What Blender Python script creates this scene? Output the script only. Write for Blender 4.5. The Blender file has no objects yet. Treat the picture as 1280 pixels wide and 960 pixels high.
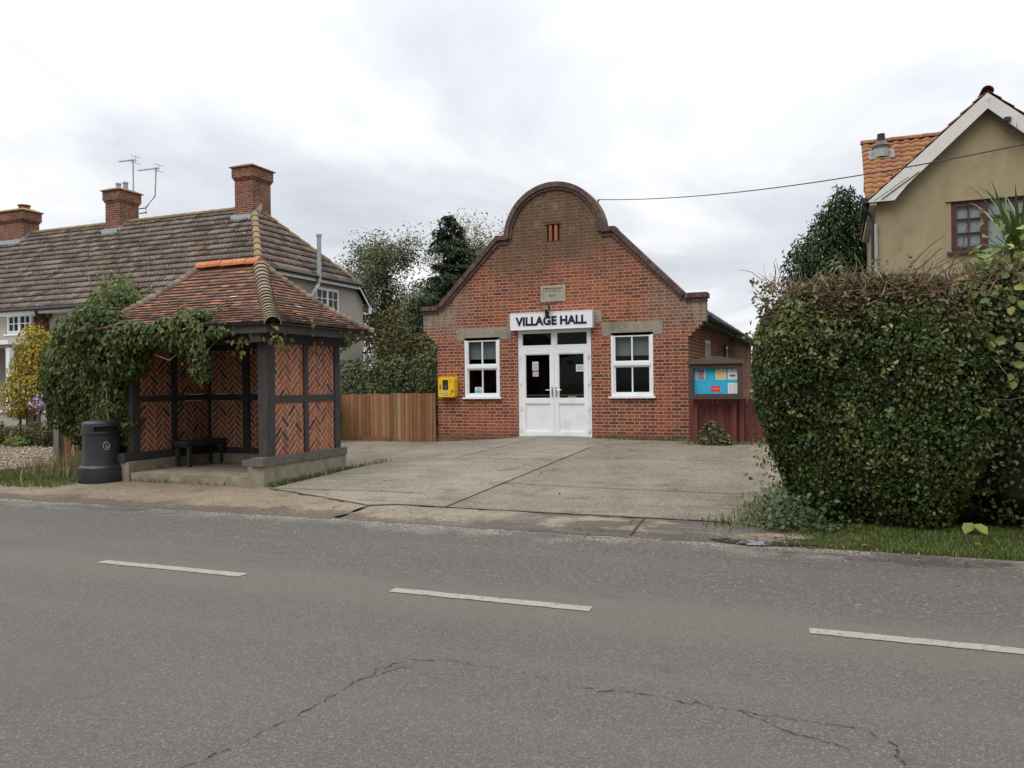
import bpy, math, random
import numpy as np
from mathutils import Vector, Matrix
from mathutils.geometry import tessellate_polygon
random.seed(7)
RNG = np.random.default_rng(11)
PI = math.pi
scene = bpy.context.scene
COL = scene.collection

# ------------------------------------------------------------------ node helper
class NT:
    def __init__(self, tree):
        self.t = tree
    def node(self, typ, **props):
        n = self.t.nodes.new(typ)
        for k, v in props.items():
            setattr(n, k, v)
        return n
    def put(self, sock, v):
        if hasattr(v, 'is_linked'):
            self.t.links.new(v, sock)
        elif isinstance(v, (tuple, list)) and sock.type == 'RGBA' and len(v) == 3:
            sock.default_value = (*v, 1)
        else:
            sock.default_value = v
    def m(self, op, a, b=None, c=None, clamp=False):
        n = self.node('ShaderNodeMath', operation=op, use_clamp=clamp)
        for i, v in enumerate((a, b, c)):
            if v is not None:
                self.put(n.inputs[i], v)
        return n.outputs[0]
    def vm(self, op, a, b=None):
        n = self.node('ShaderNodeVectorMath', operation=op)
        self.put(n.inputs[0], a)
        if b is not None:
            self.put(n.inputs[1], b)
        return n.outputs[0]
    def mix(self, f, a, b, blend='MIX'):
        n = self.node('ShaderNodeMix', data_type='RGBA', blend_type=blend)
        self.put(n.inputs[0], f); self.put(n.inputs[6], a); self.put(n.inputs[7], b)
        return n.outputs[2]
    def ramp(self, f, stops, interp='LINEAR'):
        n = self.node('ShaderNodeValToRGB')
        n.color_ramp.interpolation = interp
        e = n.color_ramp.elements
        while len(e) < len(stops):
            e.new(0.5)
        for el, (p, c) in zip(e, stops):
            el.position = p
            el.color = (*c, 1) if isinstance(c, (tuple, list)) else (c, c, c, 1)
        self.put(n.inputs[0], f)
        return n.outputs[0]
    def step(self, v, lo, hi):                       # smooth mask 0..1
        n = self.node('ShaderNodeMapRange', interpolation_type='SMOOTHSTEP')
        self.put(n.inputs[0], v)
        n.inputs[1].default_value = lo; n.inputs[2].default_value = hi
        return n.outputs[0]
    def noise(self, vec, scale, detail=4, rough=0.55, dist=0.0):
        n = self.node('ShaderNodeTexNoise')
        self.put(n.inputs['Vector'], vec)
        n.inputs['Scale'].default_value = scale; n.inputs['Detail'].default_value = detail
        n.inputs['Roughness'].default_value = rough; n.inputs['Distortion'].default_value = dist
        return n.outputs['Fac']
    def voro(self, vec, scale, feature='F1'):
        n = self.node('ShaderNodeTexVoronoi', feature=feature)
        self.put(n.inputs['Vector'], vec); n.inputs['Scale'].default_value = scale
        return n
    def white(self, vec):
        n = self.node('ShaderNodeTexWhiteNoise', noise_dimensions='3D')
        self.put(n.inputs['Vector'], vec)
        return n.outputs['Value']
    def pos(self):
        return self.node('ShaderNodeNewGeometry').outputs['Position']
    def sep(self, v):
        n = self.node('ShaderNodeSeparateXYZ'); self.put(n.inputs[0], v)
        return n.outputs
    def comb(self, x, y, z):
        n = self.node('ShaderNodeCombineXYZ')
        for i, v in enumerate((x, y, z)):
            self.put(n.inputs[i], v)
        return n.outputs[0]
    def attr(self, name='tone'):
        return self.node('ShaderNodeAttribute', attribute_name=name).outputs['Fac']
    def bump(self, h, strength, dist):
        n = self.node('ShaderNodeBump')
        n.inputs['Strength'].default_value = strength; n.inputs['Distance'].default_value = dist
        self.put(n.inputs['Height'], h)
        return n.outputs[0]

def newmat(name):
    m = bpy.data.materials.new(name)
    m.use_nodes = True
    t = NT(m.node_tree)
    b = m.node_tree.nodes['Principled BSDF']
    return m, t, b

def pmat(name, c1, c2=None, scale=8, rough=0.8, bump=0.0, bscale=60, metal=0, spec=0.4, stretch=None, dirt=None, rvar=0.0):
    """plain weathered paint / stone / wood: two colours through noise, fine grain, bump"""
    m, t, b = newmat(name)
    p = t.pos()
    if stretch:
        p = t.vm('MULTIPLY', p, stretch)
    c2 = c2 or tuple(x * 0.8 for x in c1)
    n1 = t.noise(p, scale, 5, 0.6)
    col = t.mix(t.step(n1, 0.3, 0.7), c1, c2)
    if dirt:
        n3 = t.noise(t.pos(), 2.3, 6, 0.65)
        col = t.mix(t.m('MULTIPLY', t.step(n3, 0.5, 0.75), 0.8), col, dirt)
    t.put(b.inputs['Base Color'], col)
    b.inputs['Roughness'].default_value = rough
    b.inputs['Metallic'].default_value = metal
    b.inputs['Specular IOR Level'].default_value = spec
    if bump:
        t.put(b.inputs['Normal'], t.bump(t.noise(p, bscale, 4, 0.6), 0.6, bump))
    return m

def tone_mat(name, stops, rough=0.8, nscale=12, namp=0.25, bump=0.0, bscale=70, spots=None, spec=0.4, lich=None):
    """each piece has a colour of its own (face attribute), plus noise"""
    m, t, b = newmat(name)
    p = t.pos()
    n1 = t.noise(p, nscale, 5, 0.6)
    f = t.m('ADD', t.attr(), t.m('MULTIPLY', t.m('SUBTRACT', n1, 0.5), namp), clamp=True)
    col = t.ramp(f, stops)
    if spots:                                        # lichen: (colour, scale, lo, hi)
        for c, sc, lo, hi in spots:
            col = t.mix(t.step(t.noise(p, sc, 6, 0.7), lo, hi), col, c)
    t.put(b.inputs['Base Color'], col)
    b.inputs['Roughness'].default_value = rough
    b.inputs['Specular IOR Level'].default_value = spec
    if bump:
        t.put(b.inputs['Normal'], t.bump(t.noise(p, bscale, 4, 0.6), 0.6, bump))
    return m

def leaf_mat(name, stops, rough=0.5, trans=0.25, spec=0.4, patch=0.0, pscale=1.2):
    m, t, b = newmat(name)
    f = t.attr()
    if patch:
        f = t.m('ADD', f, t.m('MULTIPLY', t.m('SUBTRACT', t.noise(t.pos(), pscale, 3), 0.5), patch), clamp=True)
    col = t.ramp(f, stops)
    t.put(b.inputs['Base Color'], col)
    b.inputs['Roughness'].default_value = rough
    b.inputs['Specular IOR Level'].default_value = spec
    tr = t.node('ShaderNodeBsdfTranslucent')
    t.put(tr.inputs[0], t.mix(0.5, col, (0.12, 0.16, 0.02)))
    mx = t.node('ShaderNodeMixShader'); mx.inputs[0].default_value = trans
    m.node_tree.links.new(b.outputs[0], mx.inputs[1]); m.node_tree.links.new(tr.outputs[0], mx.inputs[2])
    out = m.node_tree.nodes['Material Output']
    m.node_tree.links.new(mx.outputs[0], out.inputs[0])
    return m

def brick_mat(name, palette, mortar, kind='wall'):
    m, t, b = newmat(name)
    g = t.node('ShaderNodeNewGeometry')
    x, y, z = t.sep(g.outputs['Position'])
    nx, ny, nz = t.sep(g.outputs['True Normal'])
    side = t.m('GREATER_THAN', t.m('ABSOLUTE', nx), 0.7)
    u = t.m('ADD', t.m('MULTIPLY', x, t.m('SUBTRACT', 1.0, side)), t.m('MULTIPLY', y, side))
    # slightly uneven courses
    wob = t.m('MULTIPLY', t.m('SUBTRACT', t.noise(t.pos(), 1.5, 2), 0.5), 0.012)
    v = t.m('DIVIDE', t.m('ADD', z, wob), 0.075)
    row = t.m('FLOOR', v); fv = t.m('FRACT', v)
    par = t.m('SUBTRACT', row, t.m('MULTIPLY', t.m('FLOOR', t.m('MULTIPLY', row, 0.5)), 2.0))
    up = t.m('ADD', t.m('DIVIDE', u, 0.345), t.m('MULTIPLY', par, 0.5))
    up = t.m('ADD', up, t.m('MULTIPLY', t.m('SUBTRACT', t.white(t.comb(row, 3.0, 1.0)), 0.5), 0.06))
    ip = t.m('FLOOR', up); fu = t.m('FRACT', up)
    hd = t.m('GREATER_THAN', fu, 0.663)
    ds = t.m('MINIMUM', fu, t.m('SUBTRACT', 0.663, fu))
    dh = t.m('MINIMUM', t.m('SUBTRACT', fu, 0.663), t.m('SUBTRACT', 1.0, fu))
    du = t.m('MULTIPLY', t.m('MAXIMUM', ds, dh), 0.345)
    dv = t.m('MULTIPLY', t.m('MINIMUM', fv, t.m('SUBTRACT', 1.0, fv)), 0.075)
    d = t.m('ADD', t.m('MINIMUM', du, dv), t.m('MULTIPLY', t.m('SUBTRACT', t.noise(t.pos(), 70, 3), 0.5), 0.005))
    brick = t.step(d, 0.0048, 0.0085)
    rnd = t.white(t.comb(ip, row, hd))
    big = t.noise(t.pos(), 0.7, 4, 0.6)
    f = t.m('ADD', t.m('ADD', 0.2, t.m('MULTIPLY', rnd, 0.52)), t.m('MULTIPLY', t.m('SUBTRACT', big, 0.47), 0.9), clamp=True)
    col = t.ramp(f, palette)
    col = t.mix(t.m('MULTIPLY', t.step(t.noise(t.pos(), 25, 5, 0.7), 0.45, 0.8), 0.45), col, tuple(0.5 * c for c in palette[0][1]))
    mcol = t.mix(t.noise(t.pos(), 3, 4), mortar, tuple(0.6 * c for c in mortar))
    allc = t.mix(brick, mcol, col)
    if kind == 'hall':
        zz = t.m('ADD', z, t.m('MULTIPLY', t.m('SUBTRACT', t.noise(t.pos(), 1.1, 5, 0.65), 0.5), 2.6))
        # lichen and soot grown over the upper gable, pale salts near the shoulders
        ax = t.m('ABSOLUTE', t.m('ADD', x, 5.9))
        streak = t.noise(t.vm('MULTIPLY', t.pos(), (5.0, 5.0, 0.5)), 1.0, 5, 0.7)
        top = t.m('MULTIPLY', t.step(zz, 3.5, 4.9), t.m('ADD', 0.46, t.m('MULTIPLY', streak, 0.85)), clamp=True)
        top = t.m('MULTIPLY', top, t.m('SUBTRACT', 1.0, t.m('MULTIPLY', t.step(t.m('ADD', ax, t.m('MULTIPLY', t.m('SUBTRACT', big, 0.5), 1.4)), 1.0, 2.0), 0.75)))
        lich = t.mix(t.noise(t.pos(), 9, 5, 0.7), (0.062, 0.044, 0.028), (0.115, 0.086, 0.05))
        allc = t.mix(t.m('MULTIPLY', top, 0.85), allc, t.mix(brick, t.mix(0.5, lich, (0.15, 0.125, 0.083)), lich))
        pale = t.m('MULTIPLY', t.step(zz, 4.0, 5.2), t.step(t.noise(t.vm('MULTIPLY', t.pos(), (1.6, 1.6, 1.1)), 2.0, 7, 0.78), 0.53, 0.66))
        allc = t.mix(t.m('MULTIPLY', pale, 0.6), allc, (0.23, 0.195, 0.145))
        soot = t.m('MULTIPLY', t.step(zz, 4.6, 6.0), t.step(t.noise(t.vm('MULTIPLY', t.pos(), (3, 3, 1.2)), 1.0, 5, 0.7), 0.5, 0.7))
        allc = t.mix(t.m('MULTIPLY', soot, 0.55), allc, (0.05, 0.036, 0.03))
        salt = t.m('MULTIPLY', t.step(t.m('ADD', ax, t.m('MULTIPLY', t.m('SUBTRACT', t.noise(t.pos(), 1.6, 5, 0.7), 0.5), 2.6)), 1.9, 3.1),
                   t.step(t.m('ADD', z, t.m('MULTIPLY', t.m('SUBTRACT', big, 0.5), 1.5)), 2.3, 3.2))
        salt = t.m('MULTIPLY', salt, t.step(t.noise(t.vm('MULTIPLY', t.pos(), (7, 7, 2.5)), 1, 5, 0.75), 0.36, 0.66))
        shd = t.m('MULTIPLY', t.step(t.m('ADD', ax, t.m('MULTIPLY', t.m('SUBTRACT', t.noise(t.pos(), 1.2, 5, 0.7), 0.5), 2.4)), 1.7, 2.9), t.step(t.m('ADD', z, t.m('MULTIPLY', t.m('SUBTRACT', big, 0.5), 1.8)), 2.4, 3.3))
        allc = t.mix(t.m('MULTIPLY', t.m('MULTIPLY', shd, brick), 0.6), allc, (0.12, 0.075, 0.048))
        allc = t.mix(t.m('MULTIPLY', salt, 0.85), allc, (0.29, 0.265, 0.21))
        foot = t.m('SUBTRACT', 1.0, t.step(t.m('ADD', z, t.m('MULTIPLY', t.m('SUBTRACT', t.noise(t.pos(), 4, 5, 0.7), 0.5), 0.5)), 0.36, 0.62))
        allc = t.mix(t.m('MULTIPLY', foot, 0.55), allc, (0.09, 0.06, 0.045))
    elif kind == 'stack':
        allc = t.mix(t.m('MULTIPLY', t.step(t.noise(t.pos(), 2.2, 5, 0.7), 0.45, 0.7), 0.55), allc, (0.05, 0.035, 0.028))
    t.put(b.inputs['Base Color'], allc)
    b.inputs['Roughness'].default_value = 0.88
    b.inputs['Specular IOR Level'].default_value = 0.25
    h = t.m('ADD', t.m('MULTIPLY', brick, 0.8), t.m('MULTIPLY', t.noise(t.pos(), 90, 4, 0.6), 0.35))
    t.put(b.inputs['Normal'], t.bump(h, 0.7, 0.008))
    return m

# ------------------------------------------------------------------ mesh builder
class MB:
    def __init__(self):
        self.v = []; self.f = []; self.t = []; self.smooth = False
    def face(self, pts, tone=0.5):
        n = len(self.v)
        self.v.extend([tuple(p) for p in pts])
        self.f.append(tuple(range(n, n + len(pts)))); self.t.append(tone)
    def box(self, x0, x1, y0, y1, z0, z1, tone=0.5):
        if x0 > x1: x0, x1 = x1, x0
        if y0 > y1: y0, y1 = y1, y0
        if z0 > z1: z0, z1 = z1, z0
        n = len(self.v)
        self.v += [(x0, y0, z0), (x1, y0, z0), (x1, y1, z0), (x0, y1, z0), (x0, y0, z1), (x1, y0, z1), (x1, y1, z1), (x0, y1, z1)]
        for q in ((0, 3, 2, 1), (4, 5, 6, 7), (0, 1, 5, 4), (1, 2, 6, 5), (2, 3, 7, 6), (3, 0, 4, 7)):
            self.f.append(tuple(n + i for i in q)); self.t.append(tone)
        return self
    def pbox(self, pl, u0, u1, v0, v1, d0, d1, tone=0.5):
        """box on a wall: u along it, v up, d outwards"""
        ax, c = pl
        if ax == 'Y': return self.box(u0, u1, c - d0, c - d1, v0, v1, tone)
        return self.box(c + d0, c + d1, u0, u1, v0, v1, tone)
    def obox(self, c, ex, ey, ez, tone=0.5):
        """box by centre and three half vectors"""
        c, ex, ey, ez = map(Vector, (c, ex, ey, ez)); n = len(self.v)
        for s in ((-1, -1, -1), (1, -1, -1), (1, 1, -1), (-1, 1, -1), (-1, -1, 1), (1, -1, 1), (1, 1, 1), (-1, 1, 1)):
            self.v.append(tuple(c + ex * s[0] + ey * s[1] + ez * s[2]))
        for q in ((0, 3, 2, 1), (4, 5, 6, 7), (0, 1, 5, 4), (1, 2, 6, 5), (2, 3, 7, 6), (3, 0, 4, 7)):
            self.f.append(tuple(n + i for i in q)); self.t.append(tone)
        return self
    def bar(self, a, b, w, h, tone=0.5):
        a, b = Vector(a), Vector(b); d = b - a
        up = Vector((0, 0, 1)) if abs(d.normalized().z) < 0.95 else Vector((1, 0, 0))
        s = d.cross(up).normalized(); q = s.cross(d).normalized()
        return self.obox((a + b) / 2, d / 2, s * w / 2, q * h / 2, tone)
    def tube(self, path, r, n=8, tone=0.5, cap=True):
        path = [Vector(p) for p in path]; rings = []
        for i, p in enumerate(path):
            d = (path[min(i + 1, len(path) - 1)] - path[max(i - 1, 0)]).normalized()
            a = d.cross(Vector((0, 0, 1)) if abs(d.z) < 0.9 else Vector((1, 0, 0))).normalized(); b = d.cross(a)
            rr = r[i] if isinstance(r, (list, tuple)) else r
            k = len(self.v)
            for j in range(n):
                an = 2 * PI * j / n
                self.v.append(tuple(p + (a * math.cos(an) + b * math.sin(an)) * rr))
            rings.append(k)
        for k0, k1 in zip(rings, rings[1:]):
            for j in range(n):
                self.f.append((k0 + j, k0 + (j + 1) % n, k1 + (j + 1) % n, k1 + j)); self.t.append(tone)
        if cap:
            self.f.append(tuple(rings[0] + j for j in range(n))[::-1]); self.t.append(tone)
            self.f.append(tuple(rings[-1] + j for j in range(n))); self.t.append(tone)
        return self
    def lathe(self, prof, c=(0, 0, 0), n=32, tone=0.5, skip=None):
        k = len(self.v)
        for r, z in prof:
            for j in range(n):
                an = 2 * PI * j / n
                self.v.append((c[0] + r * math.cos(an), c[1] + r * math.sin(an), c[2] + z))
        for i in range(len(prof) - 1):
            for j in range(n):
                if skip and skip(i, j): continue
                a = k + i * n + j; b = k + i * n + (j + 1) % n
                self.f.append((a, b, b + n, a + n)); self.t.append(tone)
        return self
    def plate(self, outer, holes, mp, d0, d1, tone=0.5):
        """polygon with holes, from d0 to d1 through mp(u, v, d)"""
        loops = [[Vector((p[0], p[1], 0)) for p in l] for l in [outer] + list(holes)]
        tris = tessellate_polygon(loops)
        pts = [p for l in loops for p in l]
        n = len(self.v); N = len(pts)
        for d in (d0, d1):
            self.v += [tuple(mp(p.x, p.y, d)) for p in pts]
        for a, b, c in tris:
            self.f.append((n + a, n + b, n + c)); self.t.append(tone)
            self.f.append((n + N + c, n + N + b, n + N + a)); self.t.append(tone)
        s = 0
        for l in loops:
            m = len(l)
            for i in range(m):
                a, b = s + i, s + (i + 1) % m
                self.f.append((n + a, n + b, n + N + b, n + N + a)); self.t.append(tone)
            s += m
        return self
    def build(self, name, mat, parent=None, smooth=False):
        me = bpy.data.meshes.new(name)
        o = wloc(parent) if parent else Vector((0, 0, 0))
        me.from_pydata([(x - o.x, y - o.y, z - o.z) for x, y, z in self.v], [], self.f)
        at = me.attributes.new('tone', 'FLOAT', 'FACE')
        at.data.foreach_set('value', self.t)
        import bmesh
        bm = bmesh.new(); bm.from_mesh(me)
        bmesh.ops.recalc_face_normals(bm, faces=bm.faces)
        bm.to_mesh(me); bm.free()
        if smooth or self.smooth:
            me.polygons.foreach_set('use_smooth', [True] * len(me.polygons))
            me.set_sharp_from_angle(angle=math.radians(24))
        me.materials.append(mat)
        ob = bpy.data.objects.new(name, me); COL.objects.link(ob)
        if parent: ob.parent = parent
        return ob

def wloc(o):
    l = Vector((0, 0, 0))
    while o is not None:
        l = l + o.location; o = o.parent
    return l

def tag(o, label, cat, group=None, kind=None):
    o['label'] = label; o['category'] = cat
    if group: o['group'] = group
    if kind: o['kind'] = kind
    return o

def thing(name, label, cat, loc, group=None):
    o = bpy.data.objects.new(name, None); COL.objects.link(o)
    o.location = loc; o.empty_display_size = 0.3
    return tag(o, label, cat, group)

def struct(o):
    o['kind'] = 'structure'; return o

def copy_tree(o, parent=None):
    c = o.copy(); COL.objects.link(c)
    if parent is not None: c.parent = parent
    for ch in list(o.children):
        copy_tree(ch, c)
    return c

# numpy mesh with quads / tris of equal size
def np_mesh(name, V, Fq, tone, mat, parent=None, smooth=False):
    me = bpy.data.meshes.new(name)
    V = np.asarray(V, dtype=np.float32).copy()
    if parent:
        o = wloc(parent); V -= np.array([o.x, o.y, o.z], dtype=np.float32)
    nf, k = Fq.shape
    me.vertices.add(len(V)); me.vertices.foreach_set('co', V.ravel())
    me.loops.add(nf * k); me.loops.foreach_set('vertex_index', Fq.astype(np.int32).ravel())
    me.polygons.add(nf)
    me.polygons.foreach_set('loop_start', np.arange(0, nf * k, k, dtype=np.int32))
    me.polygons.foreach_set('loop_total', np.full(nf, k, dtype=np.int32))
    at = me.attributes.new('tone', 'FLOAT', 'FACE')
    at.data.foreach_set('value', np.asarray(tone, dtype=np.float32))
    me.update(calc_edges=True)
    if smooth: me.polygons.foreach_set('use_smooth', np.ones(nf, dtype=bool))
    me.materials.append(mat)
    ob = bpy.data.objects.new(name, me); COL.objects.link(ob)
    if parent: ob.parent = parent
    return ob

def nrm(a):
    return a / np.maximum(np.linalg.norm(a, axis=1, keepdims=True), 1e-6)

def leaves(name, P, N, size, mat, parent=None, aspect=0.55, droop=0.4, jit=0.6, var=0.35, fold=0.15, tone=None, tvar=0.3):
    """many small folded leaves: six corners, two faces each"""
    n = len(P)
    N = nrm(N + RNG.normal(0, jit, (n, 3)))
    T = RNG.normal(0, 1, (n, 3)); T[:, 2] -= droop * 3
    T = nrm(T - N * np.sum(T * N, axis=1, keepdims=True))
    B = np.cross(N, T)
    L = (size * (1 + RNG.uniform(-var, var, n)))[:, None]; W = L * aspect * 0.5
    up = N * L * fold
    c = [P - T * L * .5, P - T * L * .18 + B * W + up, P + T * L * .2 + B * W * .8 + up, P + T * L * .5, P + T * L * .2 - B * W * .8 + up, P - T * L * .18 - B * W + up]
    V = np.stack(c, axis=1).reshape(-1, 3)
    i = np.arange(n)[:, None] * 6
    F = np.concatenate([i + np.array([[0, 1, 2, 3]]), i + np.array([[0, 3, 4, 5]])], axis=1).reshape(-1, 4)
    if tone is None: tone = np.full(n, 0.5)
    tn = np.clip(tone + RNG.normal(0, tvar * .5, n), 0, 1)
    return np_mesh(name, V, F, np.repeat(tn, 2), mat, parent)

def sines(P, k, seed=0):
    r = np.random.default_rng(seed); s = 0
    for i in range(5):
        w = r.normal(0, 1, 3); w = w / np.linalg.norm(w) * k * (1 + .5 * i)
        s = s + np.sin(P @ w + r.uniform(0, 6.3)) / (1 + .5 * i)
    return s / 2.2

def superell(n, c, r, e=2.0, depth=0.2, noise=0.1, k=3.0, seed=1, zmin=-1):
    """points in the outer shell of a noisy superellipsoid; returns points, outward normals"""
    D = nrm(RNG.normal(0, 1, (n * 2, 3)) * np.array([1, 1, 1]))
    r = np.array(r); c = np.array(c)
    rad = np.sum(np.abs(D) ** e, axis=1) ** (-1 / e)
    wgt = rad ** 2.2; keep = RNG.uniform(0, wgt.max(), len(D)) < wgt
    D = D[keep]; rad = rad[keep]
    P = D * rad[:, None] * r
    P = P * (1 + noise * sines(P, k, seed))[:, None]
    G = nrm(np.sign(D) * np.abs(D) ** (e - 1) / r)
    P = P - G * RNG.exponential(depth, len(P))[:, None]
    P = P + c
    ok = P[:, 2] > zmin
    return P[ok][:n], G[ok][:n]

def blobs(n, bl, depth=0.3, noise=0.15, k=2.0, seed=3, shell=0.75, zmin=-1):
    """leaf points over several ellipsoids, dropping what lies deep inside another"""
    A = np.array([b[3] * b[4] + b[3] * b[5] + b[4] * b[5] for b in bl]); A = A / A.sum()
    PP, GG = [], []
    for i, b in enumerate(bl):
        p, g = superell(int(n * A[i]) + 4, b[:3], b[3:6], 2.0, depth, noise, k, seed + i, zmin)
        PP.append(p); GG.append(g)
    P = np.concatenate(PP); G = np.concatenate(GG)
    ok = np.ones(len(P), bool); owner = np.concatenate([np.full(len(p), i) for i, p in enumerate(PP)])
    for i, b in enumerate(bl):
        q = np.sum(((P - np.array(b[:3])) / np.array(b[3:6])) ** 2, axis=1)
        ok &= ~((q < shell ** 2) & (owner != i))
    return P[ok], G[ok]

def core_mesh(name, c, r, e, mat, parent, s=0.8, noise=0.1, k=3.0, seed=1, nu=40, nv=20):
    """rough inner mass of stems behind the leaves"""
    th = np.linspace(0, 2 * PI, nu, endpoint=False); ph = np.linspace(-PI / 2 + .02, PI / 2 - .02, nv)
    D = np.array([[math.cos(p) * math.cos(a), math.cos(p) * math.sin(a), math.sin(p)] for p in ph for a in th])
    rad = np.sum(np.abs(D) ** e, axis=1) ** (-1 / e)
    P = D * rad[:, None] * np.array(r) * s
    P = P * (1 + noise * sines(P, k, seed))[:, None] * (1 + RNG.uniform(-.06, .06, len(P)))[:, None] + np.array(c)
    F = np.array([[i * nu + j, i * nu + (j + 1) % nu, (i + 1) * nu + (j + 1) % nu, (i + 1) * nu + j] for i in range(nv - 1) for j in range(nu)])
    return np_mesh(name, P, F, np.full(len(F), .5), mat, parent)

def grow(seed, base, height, r0, levels=3, spread=0.5, n=5, lean=(0, 0), first=0.3, zscale=1.0):
    """trunk and limbs: returns MB of tubes and branch tips"""
    rd = random.Random(seed); mb = MB(); tips = []
    def branch(p, d, L, r, lev):
        pts = [Vector(p)]; q = Vector(p); dd = Vector(d).normalized(); seg = 5
        for i in range(seg):
            dd = (dd + Vector((rd.uniform(-.16, .16), rd.uniform(-.16, .16), rd.uniform(-.05, .14)))).normalized()
            q = q + dd * L / seg; pts.append(q.copy())
        mb.tube(pts, [r * (1 - .75 * i / seg) for i in range(seg + 1)], 7 if lev == 0 else 5, rd.random())
        if lev >= levels:
            tips.extend(pts[2:]); return
        for i in range(n if lev else n + 4):
            f = first + (1 - first) * (i + rd.random()) / (n if lev else n + 4) if lev == 0 else .25 + .75 * rd.random()
            k = min(int(f * seg), seg - 1); p0 = pts[k].lerp(pts[k + 1], f * seg - k)
            a = rd.uniform(0, 2 * PI); ax = dd.orthogonal().normalized(); ax.rotate(Matrix.Rotation(a, 3, dd))
            nd = (dd * (1 - spread) + ax * spread + Vector((0, 0, .15))).normalized()
            branch(p0, nd, L * rd.uniform(.38, .6) * (1.15 - .5 * f if lev == 0 else 1), r * .45 * (1 - .5 * f), lev + 1)
        tips.append(pts[-1])
    branch(base, (lean[0], lean[1], 1), height, r0, 0)
    return mb, np.array([tuple(t) for t in tips])
# ------------------------------------------------------------------ camera, light, sky
cam = bpy.data.cameras.new('camera'); co = bpy.data.objects.new('camera', cam); COL.objects.link(co)
yaw, ro = math.radians(22), 0.012
r0 = Vector((math.cos(yaw), math.sin(yaw), 0)); fw = Vector((-math.sin(yaw), math.cos(yaw), 0)); zz = Vector((0, 0, 1))
Rv = r0 * math.cos(ro) - zz * math.sin(ro); Uv = zz * math.cos(ro) + r0 * math.sin(ro)
mw = Matrix.Identity(4)
for i in range(3):
    mw[i][0] = Rv[i]; mw[i][1] = Uv[i]; mw[i][2] = -fw[i]
mw[2][3] = 1.6
co.matrix_world = mw
cam.sensor_width = 36; cam.lens = 28.125; cam.clip_end = 5000; cam.clip_start = 0.05
scene.camera = co

SUN_EL, SUN_AZ = math.radians(52), math.radians(200)      # azimuth of the light's origin, clockwise from +Y
sun = bpy.data.lights.new('sun', 'SUN'); so = bpy.data.objects.new('sun', sun); COL.objects.link(so)
sun.energy = 1.0; sun.angle = math.radians(35); sun.color = (1.0, 0.965, 0.91)
sd = Vector((math.sin(SUN_AZ) * math.cos(SUN_EL), math.cos(SUN_AZ) * math.cos(SUN_EL), math.sin(SUN_EL)))
so.rotation_euler = sd.to_track_quat('Z', 'Y').to_euler(); so.location = (0, -5, 30)

world = bpy.data.worlds.new('World'); scene.world = world; world.use_nodes = True
t = NT(world.node_tree)
bg = world.node_tree.nodes['Background']
sky = t.node('ShaderNodeTexSky', sky_type='NISHITA', sun_disc=False)
sky.sun_elevation = SUN_EL; sky.sun_rotation = SUN_AZ; sky.dust_density = 3
dirv = t.node('ShaderNodeTexCoord').outputs['Generated']
dx, dy, dz = t.sep(dirv)
hz = t.m('ADD', t.m('MAXIMUM', dz, 0.0), 0.16)
pv = t.comb(t.m('DIVIDE', dx, hz), t.m('DIVIDE', dy, hz), 0.35)
n1 = t.noise(pv, 0.72, 7, 0.56, 0.5)
n2 = t.noise(t.vm('ADD', pv, (7.3, 2.1, 4.0)), 0.33, 4, 0.5)
nn = t.m('ADD', t.m('MULTIPLY', n1, 0.62), t.m('MULTIPLY', n2, 0.38))
cl = t.ramp(nn, [(0.37, (0.49, 0.515, 0.57)), (0.45, (0.60, 0.62, 0.665)), (0.50, (0.71, 0.725, 0.755)), (0.55, (0.81, 0.82, 0.83)), (0.64, (0.93, 0.93, 0.93))])
# overcast sky: about three times brighter overhead than at the horizon
lum = t.m('ADD', 0.93, t.m('MULTIPLY', t.m('POWER', t.m('MAXIMUM', dz, 0.0), 3.0), 3.1))
# low sky behind the camera, out of view, dimmed to deepen the shelter's shade
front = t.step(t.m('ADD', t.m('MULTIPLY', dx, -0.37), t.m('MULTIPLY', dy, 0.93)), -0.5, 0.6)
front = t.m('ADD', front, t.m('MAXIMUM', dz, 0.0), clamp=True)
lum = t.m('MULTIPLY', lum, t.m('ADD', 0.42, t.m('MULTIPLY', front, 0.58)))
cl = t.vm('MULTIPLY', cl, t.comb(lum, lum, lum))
thin = t.m('MULTIPLY', t.step(t.noise(t.vm('ADD', pv, (1.7, 9.2, 0)), 0.55, 5, 0.55), 0.56, 0.78), 0.28)
skyc = t.vm('MULTIPLY', sky.outputs[0], (1.0, 1.0, 1.0))
SKY_K = 0.1
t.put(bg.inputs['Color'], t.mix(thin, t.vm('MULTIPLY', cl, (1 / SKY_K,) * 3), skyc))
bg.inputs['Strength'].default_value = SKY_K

vs = scene.view_settings
vs.view_transform = 'Standard'; vs.look = 'None'; vs.exposure = 0.45; vs.gamma = 1.0; vs.use_curve_mapping = False
scene.cycles.max_bounces = 6; scene.cycles.transparent_max_bounces = 12
scene.cycles.use_denoising = True

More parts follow.
